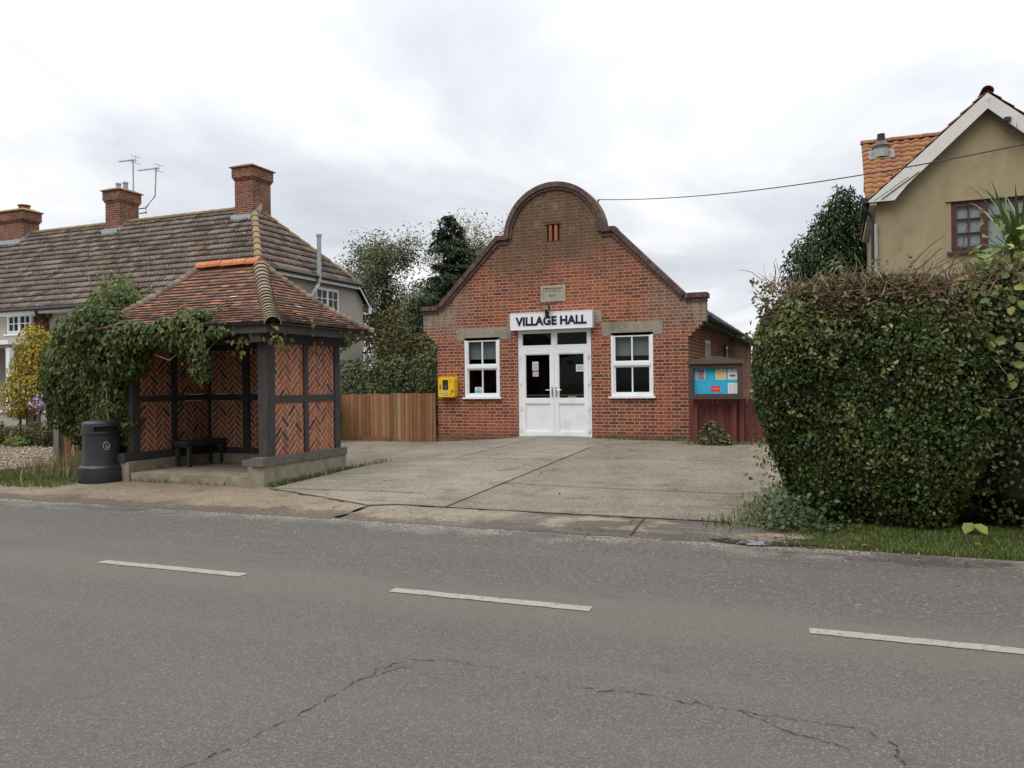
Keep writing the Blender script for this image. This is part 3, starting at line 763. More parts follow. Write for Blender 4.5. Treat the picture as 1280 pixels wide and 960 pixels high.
def joint(pts, w, off=0.016, mat='crack'):
    mb = MB()
    Q = []
    for a, b_ in zip(pts, pts[1:]):
        n = max(2, int(math.dist(a, b_) / .15))
        Q += [(a[0] + (b_[0] - a[0]) * i / n, a[1] + (b_[1] - a[1]) * i / n) for i in range(n)]
    Q.append(pts[-1])
    for a, b_ in zip(Q, Q[1:]):
        d = Vector((b_[0] - a[0], b_[1] - a[1], 0)).normalized(); s = Vector((-d.y, d.x, 0))
        A = Vector((a[0], a[1], gz(*a) + off)); B = Vector((b_[0], b_[1], gz(*b_) + off)); w0 = w * random.uniform(.5, 1.1)
        mb.face([A - s * w0, B - s * w0, B + s * w0, A + s * w0])
    return struct(mb.build('pavement_joint', M[mat]))
joint([(-7.9, 9.88), (-5.35, 9.9)], .012); joint([(-7.9, 13.4), (-4.65, 13.5)], .012); joint([(-6.6, 13.5), (-6.2, 17.1)], .01)
joint([(-4.58, 11.0), (-2.5, 10.95), (-0.2, 10.9)], .012); joint([(-4.58, 14.2), (-0.1, 14.1)], .01)
joint([(-5.66, 8.97), (-5.3, 9.11), (-4.6, 9.11), (-1.12, 9.11)], .010, 0.018); joint([(-4.61, 9.12), (-4.61, 15.6)], .010, 0.018)
joint([(-2.0, 8.2), (-2.05, 9.1)], .012); joint([(-8.45, 9.86), (-7.97, 9.86), (-5.66, 8.95)], .008, 0.018)

m, t, b = newmat('puddle_water')
t.put(b.inputs['Base Color'], (0.03, 0.027, 0.024)); b.inputs['Roughness'].default_value = 0.04; b.inputs['Specular IOR Level'].default_value = 0.6
t.put(b.inputs['Normal'], t.bump(t.noise(t.pos(), 12, 2), 0.05, 0.01))
M['puddle'] = m
pud = []
for i in range(26):
    a = 2 * PI * i / 26; k = 1 + .28 * math.sin(3 * a + .6) + .16 * math.sin(7 * a)
    pud.append((-.72 + .42 * k * math.cos(a), 8.20 + .11 * k * math.sin(a)))
sheet('puddle_water', pud, 0.012, 0.3, M['puddle'])

# gravel drive on the left
sheet('drive', [(-40, 10.2), (-15.2, 10.35), (-14.6, 11.6), (-14.9, 14.2), (-40, 14.6)], -0.012, 0.8, M['gravelbed'], 0.03)
n = 9000
gxp = RNG.uniform(-23, -14.7, n); gyp = RNG.uniform(10.1, 14.4, n)
oct_v = np.array([[1, 0, 0], [0, 1, 0], [-1, 0, 0], [0, -1, 0], [0, 0, .7], [0, 0, -.7]]); oct_f = np.array([[0, 1, 4], [1, 2, 4], [2, 3, 4], [3, 0, 4], [1, 0, 5], [2, 1, 5], [3, 2, 5], [0, 3, 5]])
sz = RNG.uniform(.010, .032, n)
V = (oct_v[None] * (sz[:, None] * RNG.uniform(.7, 1.3, (n, 1)))[:, :, None] * RNG.uniform(.6, 1.3, (n, 6, 1))) + np.stack([gxp, gyp, np.array([gz(a, b_) for a, b_ in zip(gxp, gyp)])], 1)[:, None]
F = (np.arange(n)[:, None, None] * 6 + oct_f[None]).reshape(-1, 3)
o = np_mesh('gravel', V.reshape(-1, 3), F, np.repeat(RNG.uniform(0, 1, n), 8), M['gravel'])
tag(o, 'loose tan gravel covering the drive left of the bin', 'gravel', kind='stuff')
# grit scattered along the road edge and over the apron
n = 1900
gxp = RNG.uniform(-13, 1.0, n); gyp = 8.25 + RNG.normal(-.25, .4, n); gyp = np.clip(gyp, 6.4, 9.4)
sz = RNG.uniform(.003, .010, n)
V = (oct_v[None] * sz[:, None, None] * RNG.uniform(.6, 1.3, (n, 6, 1))) + np.stack([gxp, gyp, np.array([gz(a, b_) + .012 for a, b_ in zip(gxp, gyp)])], 1)[:, None]
o = np_mesh('grit', V.reshape(-1, 3), (np.arange(n)[:, None, None] * 6 + oct_f[None]).reshape(-1, 3), np.repeat(RNG.uniform(0, 1, n), 8), M['gravel'])
tag(o, 'scattered grit and small stones along the far road edge', 'grit', kind='stuff')

# grass
def blades(name, X, Y, h, w, mat, label, kind='stuff', lean=.5, cat='grass', parent=None, off=0.0):
    n = len(X); Z = np.array([gz(a, b_) for a, b_ in zip(X, Y)]) - .01 + off
    H = h * RNG.uniform(.4, 1.25, n); a = RNG.uniform(0, 2 * PI, n); ln = RNG.uniform(0, lean, n) * H
    D = np.stack([np.cos(a), np.sin(a), np.zeros(n)], 1); S = np.stack([-np.sin(a), np.cos(a), np.zeros(n)], 1) * (w * RNG.uniform(.6, 1.3, n))[:, None]
    B = np.stack([X, Y, Z], 1); U = np.array([[0, 0, 1.]])
    mid = B + U * (H * .6)[:, None] + D * (ln * .35)[:, None]; tip = B + U * (H * (1 - .3 * ln / H))[:, None] + D * ln[:, None]
    V = np.stack([B - S, B + S, mid + S * .7, mid - S * .7, tip + S * .1, tip - S * .1], 1).reshape(-1, 3)
    i = np.arange(n)[:, None] * 6
    F = np.concatenate([i + np.array([[0, 1, 2, 3]]), i + np.array([[3, 2, 4, 5]])], 1).reshape(-1, 4)
    o = np_mesh(name, V, F, np.repeat(RNG.uniform(0, 1, n), 2), mat, parent)
    if label: tag(o, label, cat, kind=kind)
    return o
n = 52000
X = RNG.uniform(-0.5, 5.0, n); Y = RNG.uniform(8.12, 9.5, n)
den = sines(np.stack([X, Y, 0 * X], 1), 2.4, 4) + .5 * sines(np.stack([X, Y, 0 * X], 1), 6, 5)
ok = (Y > 8.14 + .07 * np.sin(X * 2.3) + .05 * np.sin(X * 7.1)) & (den > -1.0 - .6 * (X > 1)) & ((X > .1) | (RNG.uniform(0, 1, n) < .45))
blades('grass', X[ok], Y[ok], .05, .0042, L['grass'], 'short green verge grass below the clipped hedge')
n = 14000
X = RNG.uniform(-20, -11.6, n); Y = RNG.uniform(9.0, 10.5, n)
ok = (Y > 9.05 + .08 * np.sin(X * 2.1) + .12 * sst(0) ) & (Y < 10.25 + .25 * np.sin(X * 1.3 + 1))
blades('grass', X[ok], Y[ok], .10, .005, L['grass'], 'strip of verge grass between the gravel drive and the road')
n = 1500
X = RNG.normal(-12.6, .55, n); Y = RNG.normal(10.55, .35, n)
ok = (X < -11.75) & (X > -14.6)
blades('tall_grass', X[ok], Y[ok], .42, .006, L['hay'], 'tall dry straw coloured grass growing left of the black bin', lean=.7)
# weeds in the joints and along the walls
wx, wy = [], []
for x0, y0, x1, y1, k, s in ((-8.12, 10.1, -8.02, 12.3, 500, .05), (-8.0, 12.3, -7.9, 13.2, 120, .06), (-8.9, 17.16, -7.6, 17.2, 110, .03), (-5.0, 17.15, -2.9, 17.2, 260, .04),
                             (-11, 10.0, -8.6, 10.02, 130, .03), (-2.9, 16.7, 0, 16.95, 900, .10), (-11.6, 17.0, -8.95, 17.1, 160, .05), (-1.2, 9.0, -.35, 9.5, 450, .16), (-.9, 9.5, -.6, 12, 500, .12)):
    f = RNG.uniform(0, 1, k); wx.append(x0 + (x1 - x0) * f + RNG.normal(0, s, k)); wy.append(y0 + (y1 - y0) * f + RNG.normal(0, s, k))
X = np.concatenate(wx); Y = np.minimum(np.concatenate(wy), 17.22)
blades('weeds', X, Y, .10, .007, L['grass'], 'low green weeds in the paving joints and wall foots', cat='weeds', lean=.9)
# fallen leaves
n = 130
X = np.concatenate([RNG.uniform(-11, 0, 60), RNG.uniform(-3.5, 2.5, 70)]); Y = np.concatenate([RNG.uniform(8.3, 13, 60), RNG.uniform(7.7, 8.8, 70)])
P = np.stack([X, Y, np.array([gz(a, b_) + .022 for a, b_ in zip(X, Y)])], 1)
o = leaves('fallen_leaves', P, np.tile([0, 0, 1.], (n, 1)), .045, L['rust'], jit=.25, droop=0)
tag(o, 'brown autumn leaves fallen on the forecourt and road edge', 'leaves', kind='stuff')
# ------------------------------------------------------------------ village hall
HY = 17.24; HX = -5.9
hall = thing('village_hall', 'red brick hall with round topped gable and white double doors', 'hall', (HX, HY, 0.3))
def mpY(y0):                                         # wall facing -Y: d outwards
    return lambda u, v, d: (u, y0 - d, v)
def mpX(x0):
    return lambda u, v, d: (x0 + d, u, v)

body = []
half = 3.0; sh = 3.37
prof = [(-half, -0.15)]
prof += [(half, -0.15), (half, 2.58)]
for i in range(5):                                   # corbelled shoulders
    prof += [(half + .074 * (i + 1) - .0, 2.58 + .075 * i + .0), (half + .074 * (i + 1), 2.58 + .075 * (i + 1))]
prof += [(sh, 3.44), (sh - .43, 3.44), (1.40, 4.95), (1.19, 4.97)]
arc_c = 4.97; R = 1.14
arc = [(1.14 * math.cos(a), arc_c + 1.16 * math.sin(a)) for a in [PI * i / 28 for i in range(1, 28)]]
rightside = prof[1:]
outer = [(-p[0], p[1]) for p in rightside][::-1]
full = rightside + [(1.14, arc_c)] + arc + [(-1.14, arc_c)] + outer
full = [(HX + u, v) for u, v in full]
# remove duplicate neighbours
ff = []
for p in full:
    if not ff or math.dist(p, ff[-1]) > 1e-4: ff.append(p)
def rect(u0, u1, v0, v1): return [(u0, v0), (u1, v0), (u1, v1), (u0, v1)]
holes = [rect(-8.16, -7.275, 1.30, 2.64), rect(-4.585, -3.66, 1.30, 2.64), rect(-6.81, -5.05, 0.37, 2.95), rect(-6.06, -5.76, 4.84, 5.22)]
mb = MB(); mb.plate(ff, holes, mpY(HY), -0.30, 0.0)
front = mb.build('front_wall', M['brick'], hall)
mb = MB()
# right side wall with window openings, left wall, rear wall
mb.plate(rect(HY + .303, 31.0, -.15, 2.95), [rect(19.7, 20.75, 1.35, 2.62), rect(23.2, 24.3, 1.35, 2.62)], mpX(-2.905), -0.25, 0.0)
mb.plate(rect(HY + .303, 31.0, -.15, 2.95), [], mpX(-8.895), 0.25, 0.0)
mb.plate([(-8.89, -.15), (-2.91, -.15), (-2.91, 2.95), (HX, 4.95), (-8.89, 2.95)], [], mpY(31.003), -0.25, 0.0)
mb.build('side_wall', M['brick'], hall)
mb = MB(); mb.box(-8.6, -3.2, HY + .35, 30.7, .33, .36)
mb.build('floor', M['room'], hall)
mb = MB(); mb.box(-8.62, -3.18, 22.0, 22.1, .37, 3.3)      # inner partition behind the lobby
mb.box(-8.62, -8.55, HY + .32, 22, .37, 3.29); mb.box(-3.25, -3.18, HY + .32, 22, .37, 2.9); mb.box(-8.62, -3.18, HY + .32, 21.99, 3.3, 3.36)
mb.build('lobby_wall', M['room'], hall)

# coping of bricks on edge over the gable
path_r = [(sh + .05, 3.44), (sh - .43, 3.44), (1.40, 4.97), (1.19, 4.97)]
def seglist(pts, step):
    out = []
    for a, b in zip(pts, pts[1:]):
        d = math.dist(a, b); k = max(1, round(d / step))
        for i in range(k):
            p = (a[0] + (b[0] - a[0]) * i / k, a[1] + (b[1] - a[1]) * i / k); q = (a[0] + (b[0] - a[0]) * (i + 1) / k, a[1] + (b[1] - a[1]) * (i + 1) / k)
            out.append((p, q))
    return out
mb = MB()
def coping_run(pts, flip):
    for (a, b) in seglist(pts, .078):
        d = Vector((b[0] - a[0], 0, b[1] - a[1])); L_ = d.length; d.normalize(); n = Vector((-d.z, 0, d.x)) * (-1 if flip else 1)
        if n.z < -0.01: n = -n
        c = Vector((HX + (a[0] + b[0]) / 2, HY + .13, (a[1] + b[1]) / 2))
        tn = random.random()
        mb.obox(c + n * (.004), d * (L_ / 2 - .004), Vector((0, .205 + random.uniform(-.003, .003), 0)), n * .052, tn)
coping_run([(sh + .05, 3.44), (sh - .43, 3.44)], False); coping_run([(sh - .45, 3.46), (1.40, 4.99)], False); coping_run([(1.44, 5.0), (1.13, 5.0)], False)
coping_run([(-sh - .05, 3.44), (-sh + .43, 3.44)], False); coping_run([(-sh + .45, 3.46), (-1.40, 4.99)], False); coping_run([(-1.44, 5.0), (-1.13, 5.0)], False)
K = 46
for i in range(K):
    a0, a1 = PI * i / K, PI * (i + 1) / K; am = (a0 + a1) / 2
    n = Vector((math.cos(am), 0, math.sin(am))); d = Vector((-math.sin(am), 0, math.cos(am)))
    mb.obox(Vector((HX, HY + .13, arc_c)) + n * 1.148, d * .0385, Vector((0, .205 + random.uniform(-.003, .003), 0)), n * .056, random.random())
cop = mb.build('coping', M['coping'], hall)
mb = MB()                                            # thin moulded course below the coping
for i in range(K):
    a0, a1 = PI * i / K, PI * (i + 1) / K; am = (a0 + a1) / 2
    n = Vector((math.cos(am), 0, math.sin(am))); d = Vector((-math.sin(am), 0, math.cos(am)))
    mb.obox(Vector((HX, HY - .01, arc_c)) + n * 1.055, d * .0365, Vector((0, .035, 0)), n * .0225, random.random())
for s in (1, -1):
    for a, b in seglist([(sh - .47, 3.385), (1.37, 4.89)], .22):
        d = Vector((s * (b[0] - a[0]), 0, b[1] - a[1])); L_ = d.length; d.normalize(); n = Vector((0, -1, 0)).cross(d)
        mb.obox((HX + s * (a[0] + b[0]) / 2, HY - .01, (a[1] + b[1]) / 2 - .01), d * (L_ / 2 - .004), (0, .035, 0), n * .023, random.random())
    for k in range(3):
        mb.box(HX + s * (sh - .42 + .15 * k), HX + s * (sh - .275 + .15 * k), HY - .03, HY + .2, 3.315, 3.368, random.random())
    mb.box(HX + s * 1.12, HX + s * 1.36, HY - .03, HY + .02, 4.85, 4.905, .4)
mb.build('moulded_course', M['coping'], hall)

# vent of upright terracotta bricks, stone plaque, lintels
mb = MB()
for k in range(2):
    mb.box(-6.012 + .132 * k, -5.94 + .132 * k, HY - .012, HY + .10, 4.845, 5.20, .6 + .3 * k)
mb.box(-6.10, -5.72, HY - .02, HY + .10, 5.222, 5.262, .1)
mb.build('vent_brick', M['hbrick'], hall)
mb = MB(); mb.box(-6.058, -5.762, HY + .11, HY + .14, 4.842, 5.218)
mb.build('vent_recess', M['dark'], hall)
mb = MB(); mb.plate(rect(-6.225, -5.63, 3.467, 3.835), [rect(-6.165, -5.69, 3.53, 3.775)], mpY(HY), -.03, .022)
mb.box(-6.163, -5.692, HY - .006, HY + .02, 3.532, 3.773)
plq = mb.build('stone_plaque', M['stone'], hall)
mb = MB(); rd = random.Random(5)                     # worn cut lettering, two lines
for row, x0, x1 in ((3.68, -6.11, -5.745), (3.585, -6.02, -5.84)):
    x = x0
    while x < x1:
        for s in range(2):
            mb.box(x + rd.uniform(0, .02), x + rd.uniform(.008, .03), HY - .0085, HY - .004, row + rd.uniform(-.005, .02), row + rd.uniform(.028, .055))
        mb.box(x, x + .007, HY - .0085, HY - .004, row, row + .055)
        x += .046
mb.build('lettering', pmat('cut_letters', (0.16, 0.15, 0.11), (0.24, 0.225, 0.17), 40, 0.95), plq)
mb = MB(); mb.box(-8.375, -6.965, HY - .012, HY + .25, 2.645, 2.94); mb.build('lintel', M['concrete'], hall)
mb = MB(); mb.box(-4.795, -3.44, HY - .012, HY + .25, 2.645, 2.94); mb.build('lintel', M['concrete'], hall)
mb = MB(); mb.box(-7.03, -4.80, HY - .014, HY + .25, 2.945, 3.215); mb.build('lintel', M['concrete'], hall)

def frame_bars(mb, pl, u0, u1, v0, v1, w, d0, d1, us=(), vs_=(), wb=None):
    """rectangular frame with glazing bars"""
    wb = wb or w * .6
    mb.pbox(pl, u0, u0 + w, v0, v1, d0, d1); mb.pbox(pl, u1 - w, u1, v0, v1, d0, d1)
    mb.pbox(pl, u0 + w, u1 - w, v0, v0 + w, d0, d1); mb.pbox(pl, u0 + w, u1 - w, v1 - w, v1, d0, d1)
    for u in us: mb.pbox(pl, u - wb / 2, u + wb / 2, v0 + w, v1 - w, d0 + .004, d1 - .006)
    for v in vs_:
        cuts = [u0 + w] + [q for u in us for q in (u - wb / 2, u + wb / 2)] + [u1 - w]
        for a, b in zip(cuts[::2], cuts[1::2]): mb.pbox(pl, a, b, v - wb / 2, v + wb / 2, d0 + .006, d1 - .008)

PY = ('Y', HY)
def hall_window(u0, u1):
    mb = MB(); v0, v1 = 1.30, 2.70
    frame_bars(mb, PY, u0, u1, v0, v1, .055, -.06, .012)
    mb.pbox(PY, u0 + .055, u1 - .055, 1.975, 2.045, -.055, .018)
    for lo, hi, dd in ((v0 + .055, 1.975, -.012), (2.045, v1 - .055, .0)):
        frame_bars(mb, PY, u0 + .057, u1 - .057, lo + .001, hi - .001, .035, -.05, dd, ((u0 + u1) / 2,), (), .03)
    w = mb.build('window', M['upvc'], hall)
    mb = MB(); mb.pbox(PY, u0 + .09, u1 - .09, v0 + .08, v1 - .08, -.040, -.036); mb.build('pane', M['glass'], w)
    mb = MB(); mb.pbox(PY, u0 + .06, u1 - .06, 2.21, v1 - .06, -.14, -.135)
    mb.pbox(PY, u0 + .06, u1 - .06, 2.195, 2.212, -.15, -.125); mb.build('blind', M['cloth'], w)
    mb = MB(); mb.pbox(PY, u0 - .05, u1 + .05, 1.258, 1.297, -.10, .07); mb.build('window_sill', M['upvc'], w)
hall_window(-8.165, -7.27); hall_window(-4.59, -3.655)

# double doors with fanlights
dr = MB(); U0, U1, V0, V1 = -6.81, -5.05, .385, 2.86; UM = (U0 + U1) / 2
frame_bars(dr, PY, U0, U1, V0, V1, .07, -.09, -.02)
dr.pbox(PY, U0 + .07, U1 - .07, 2.375, 2.445, -.085, -.022); dr.pbox(PY, UM - .035, UM + .035, 2.446, V1 - .07, -.085, -.024)
frame_bars(dr, PY, U0 + .072, UM - .037, 2.447, V1 - .072, .035, -.07, -.03); frame_bars(dr, PY, UM + .037, U1 - .072, 2.447, V1 - .072, .035, -.07, -.03)
df = dr.build('door_frame', M['upvc'], hall)
mb = MB(); mb.pbox(PY, U0 + .1, U1 - .1, 2.47, V1 - .09, -.058, -.054); mb.build('fanlight_pane', M['glass'], df)
mb = MB(); mb.pbox(PY, U0 - .02, U1 + .02, .345, .384, -.1, .06); mb.build('threshold', M['concrete'], df)
for s in (0, 1):
    a, b = (U0 + .073, UM - .003) if s == 0 else (UM + .003, U1 - .073)
    mb = MB(); w = .088
    frame_bars(mb, PY, a, b, V0 + .02, 2.372, w, -.075, -.012)
    mb.pbox(PY, a + w, b - w, 1.15, 1.25, -.073, -.014)
    frame_bars(mb, PY, a + w + .001, b - w - .001, 1.251, 2.372 - w, .022, -.068, -.022)
    frame_bars(mb, PY, a + w + .001, b - w - .001, V0 + .02 + w, 1.149, .022, -.068, -.02)
    mb.pbox(PY, a + w + .023, b - w - .023, V0 + .042 + w, 1.127, -.06, -.038)
    d = mb.build('door', M['upvc'], hall)
    mb = MB(); mb.pbox(PY, a + w + .02, b - w - .02, 1.27, 2.24, -.050, -.046); mb.build('door_pane', M['glass'], d)
    mb = MB(); mb.pbox(PY, a + w + .02, b - w - .02, 1.318, 1.345, -.12, -.10)   # push bar behind the glass
    mb.build('push_bar', M['steel'], d)
    hx = b - .045 if s == 0 else a + .045
    mb = MB(); mb.pbox(PY, hx - .018, hx + .018, 1.30, 1.52, -.012, -.002)
    mb.tube([(hx, HY + .004, 1.455), (hx, HY - .055, 1.455), (hx + (-.03 if s == 0 else .03), HY - .06, 1.455), (hx + (-.14 if s == 0 else .14), HY - .058, 1.452)], .011, 8)
    mb.tube([(hx, HY + .004, 1.35), (hx, HY - .006, 1.35)], .013, 8); mb.build('door_handle', M['steel'], d)
    hxx = a - .005 if s == 0 else b + .005
    for hv in (.55, 1.05, 1.62, 2.22):
        mb = MB(); mb.tube([(hxx, HY + .001, hv - .055), (hxx, HY + .001, hv + .055)], .014, 8)
        mb.pbox(PY, hxx - .03, hxx + .03, hv - .04, hv + .04, -.013, -.004)
        mb.build('hinge', M['upvc'], d)
# notices stuck behind the door glass
def paper(name, label, pl, u0, u1, v0, v1, d, mat, marks=(), cat='notice', group=None):
    mb = MB(); mb.pbox(pl, u0, u1, v0, v1, d, d + .002)
    base = ((u0 + u1) / 2, pl[1] - d, v0) if pl[0] == 'Y' else (pl[1] + d, (u0 + u1) / 2, v0)
    if marks:
        r = thing(name, label, cat, base, group); mb.build('sheet', mat, r)
        byname = {}
        for (a, b, c, e, mm, nm) in marks:
            byname.setdefault((nm, mm), []).append((a, b, c, e))
        for (nm, mm), L_ in byname.items():
            k = MB()
            for (a, b, c, e) in L_:
                k.pbox(pl, u0 + a * (u1 - u0), u0 + b * (u1 - u0), v0 + c * (v1 - v0), v0 + e * (v1 - v0), d + .0022, d + .0032)
            k.build(nm, mm, r)
        return r
    o = mb.build(name, mat)
    return tag(o, label, cat, group)
tx = lambda rows, x0=.12, x1=.88, mm='greyink', h=.03: [(x0, x1 - .1 * ((i * 7) % 3) * .5, v, v + h, M[mm], 'print') for i, v in enumerate(rows)]
paper('paper_notice', 'white paper notice, upper of two on the left door glass', PY, -6.47, -6.325, 1.905, 2.105, -.045, M['paper'], [(.1, .9, .08, .9, M['cloth'], 'print')])
paper('paper_notice', 'smaller grey paper notice, lower of two on the left door glass', PY, -6.465, -6.32, 1.765, 1.88, -.045, M['cloth'], [(.15, .85, .2, .8, M['greyink'], 'print')])
paper('paper_notice', 'single white paper notice at the edge of the right door glass', PY, -5.42, -5.245, 1.865, 2.02, -.045, M['paper'], [(.1, .92, .12, .88, M['cloth'], 'print')])
paper('letter_label', 'small pale label low on the right door glass by the handle', PY, -5.61, -5.42, 1.277, 1.312, -.045, M['concrete'], cat='label')
paper('window_sticker', 'blue and white sticker low in the left hall window', PY, -7.925, -7.75, 1.385, 1.535, -.034, M['paper'], [(.06, .94, .04, .5, M['bluesticker'], 'blue_band'), (.35, .65, .55, .92, M['bluesticker'], 'emblem'), (.1, .25, .6, .75, M['greenlabel'], 'print'), (.75, .9, .6, .75, M['greenlabel'], 'print')], cat='sticker')

# sign with lettering
sg = thing('sign', 'white box sign lettered VILLAGE HALL above the white doors', 'sign', ((-6.95 - 4.985) / 2, HY - .1, 2.84))
SY = HY - .15
mb = MB(); mb.box(-6.915, -4.985, SY, HY - .016, 2.845, 3.215); mb.build('sign_panel', M['sign'], sg)
mb = MB()
for a, b, c, e in ((-6.918, -4.982, 3.2155, 3.228), (-6.918, -4.982, 2.832, 2.8445)): mb.box(a, b, SY - .006, HY - .016, c, e)
for a, b in ((-6.93, -6.9155), (-4.9845, -4.97)): mb.box(a, b, SY - .006, HY - .016, 2.832, 3.228)
mb.build('sign_trim', M['upvc'], sg)
cu = bpy.data.curves.new('letters', 'FONT'); cu.body = 'VILLAGE HALL'; cu.size = 0.29; cu.extrude = .004; cu.offset = 0.0125; cu.space_character = 1.02
to = bpy.data.objects.new('lettering_curve', cu); COL.objects.link(to)
dg = bpy.context.evaluated_depsgraph_get(); dg.update()
me = bpy.data.meshes.new_from_object(to.evaluated_get(dg)); bpy.data.objects.remove(to)
xs = [v.co.x for v in me.vertices]; ys = [v.co.y for v in me.vertices]
kx = 1.70 / (max(xs) - min(xs)); ky = .205 / (max(ys) - min(ys))
for v in me.vertices:
    x, y, z = v.co
    v.co = ((x - min(xs)) * kx - 6.80 - wloc(sg).x, SY - .0045 - z - wloc(sg).y, (y - min(ys)) * ky + 2.922 - wloc(sg).z)
me.materials.clear(); me.materials.append(M['navy'])
lo = bpy.data.objects.new('lettering', me); COL.objects.link(lo); lo.parent = sg

# floodlight over the sign
fl = thing('floodlight', 'small square floodlight on a bracket just above the hall sign', 'light', (-6.02, HY - .1, 3.2))
mb = MB(); mb.obox((-6.02, HY - .27, 3.315), (.085, 0, 0), (0, .028, .012), (0, -.018, .06)); mb.build('lamp_housing', M['black'], fl)
mb = MB(); mb.obox((-6.02, HY - .302, 3.306), (.072, 0, 0), (0, .004, .002), (0, -.014, .046)); mb.build('lamp_glass', M['amber'], fl)
mb = MB(); mb.box(-6.06, -5.98, HY - .20, HY - .155, 3.12, 3.235); mb.bar((-6.02, HY - .18, 3.19), (-6.02, HY - .24, 3.28), .05, .03); mb.bar((-6.02, HY - .15, 3.17), (-6.02, HY - .0, 3.23), .03, .03)
mb.build('bracket', M['black'], fl)

# defibrillator cabinet
DF = thing('defibrillator_cabinet', 'yellow defibrillator cabinet fixed to the brick left of a window', 'cabinet', (-8.58, HY - .1, 1.29))
def rrect(u0, u1, v0, v1, r, n=6):
    P = []
    for cx, cy, a in ((u1 - r, v0 + r, -PI / 2), (u1 - r, v1 - r, 0), (u0 + r, v1 - r, PI / 2), (u0 + r, v0 + r, PI)):
        P += [(cx + r * math.cos(a + PI / 2 * i / n), cy + r * math.sin(a + PI / 2 * i / n)) for i in range(n + 1)]
    return P
mb = MB(); mb.plate(rrect(-8.80, -8.36, 1.295, 1.78, .045), [], mpY(HY), 0.0, .17)
mb.plate(rrect(-8.785, -8.375, 1.31, 1.765, .04), [rrect(-8.675, -8.525, 1.475, 1.715, .02)], mpY(HY), .1705, .19)
mb.build('case', M['yellowbox'], DF)
mb = MB(); mb.pbox(PY, -8.672, -8.528, 1.478, 1.712, .171, .178); mb.build('viewing_window', M['black'], DF)
mb = MB(); mb.plate(rrect(-8.64, -8.56, 1.50, 1.60, .02), [], mpY(HY), .1785, .181); mb.build('display', pmat('display_green', (0.05, 0.12, 0.11), (0.03, 0.08, 0.08), 30, .3), DF)
mb = MB(); mb.pbox(PY, -8.745, -8.535, 1.385, 1.425, .1905, .193); mb.build('green_strip', M['greenlabel'], DF)
mb = MB()
for k in range(4): mb.pbox(PY, -8.735 + .05 * k, -8.705 + .05 * k, 1.393, 1.417, .1933, .1945)
mb.build('lettering', M['paper'], DF)
for q in ((-8.755, -8.72, 1.485, 1.61), (-8.59, -8.545, 1.34, 1.362), (-8.465, -8.44, 1.665, 1.70), (-8.465, -8.44, 1.36, 1.40)):
    mb = MB(); mb.pbox(PY, *q, .1905, .193); mb.build('black_label', M['ink'], DF)
mb = MB(); mb.tube([(-8.415, HY - .19, 1.462), (-8.415, HY - .20, 1.462)], .026, 12); mb.pbox(PY, -8.425, -8.405, 1.41, 1.455, .19, .20); mb.build('lock', M['steel'], DF)

# hall roof behind the gable, gutter, downpipe
rm = MB(); ng = 14
for s in (1, -1):
    for i in range(ng):                              # slate courses, each lapping the one below
        f0, f1 = i / ng, (i + 1) / ng
        x0 = 3.32 * (1 - f0); x1 = 3.32 * (1 - f1) - .02; z0 = 2.99 + 2.32 * f0 + .02; z1 = 2.99 + 2.32 * f1 + .006
        rm.face([(HX + s * x0, HY + .345, z0), (HX + s * x0, 31.3, z0), (HX + s * x1, 31.3, z1), (HX + s * x1, HY + .345, z1)])
        rm.face([(HX + s * x0, HY + .345, z0), (HX + s * x0, 31.3, z0), (HX + s * x0, 31.3, z0 - .02), (HX + s * x0, HY + .345, z0 - .02)])
    rm.face([(HX + s * 3.32, HY + .345, 2.985), (HX + s * 3.32, 31.3, 2.985), (HX, 31.3, 5.27), (HX, HY + .345, 5.27)])
    rm.face([(HX + s * 3.32, HY + .345, 2.985), (HX + s * 3.32, 31.3, 2.985), (HX + s * 2.99, 31.3, 2.96), (HX + s * 2.99, HY + .345, 2.96)])
rf = rm.build('roof', M['slate'], hall)
mb = MB()
for s in (1, -1): mb.tube([(HX + s * 3.40, HY + .35, 2.985), (HX + s * 3.40, 31.3, 2.93)], .058, 8)
mb.tube([(HX + 3.40, 22.6, 2.93), (HX + 3.36, 22.6, 2.78), (HX + 3.10, 22.6, 2.62), (HX + 3.06, 22.6, .25)], .036, 8)
mb.tube([(HX + 3.40, 30.8, 2.90), (HX + 3.10, 30.9, 2.6), (HX + 3.06, 30.95, .25)], .04, 8)
mb.box(HX + 3.2, HX + 3.35, HY + .36, 31.3, 2.86, 2.97)
mb.build('gutter', M['black'], hall)
PX = ('X', -2.905)
for a, b in ((19.7, 20.75), (23.2, 24.3)):
    mb = MB(); frame_bars(mb, PX, a, b, 1.35, 2.62, .07, -.1, -.02, ((a + b) / 2,), (2.1,), .06)
    w = mb.build('window', M['upvc'], hall)
    mb = MB(); mb.pbox(PX, a + .05, b - .05, 1.4, 2.57, -.07, -.066); mb.build('pane', M['glass'], w)
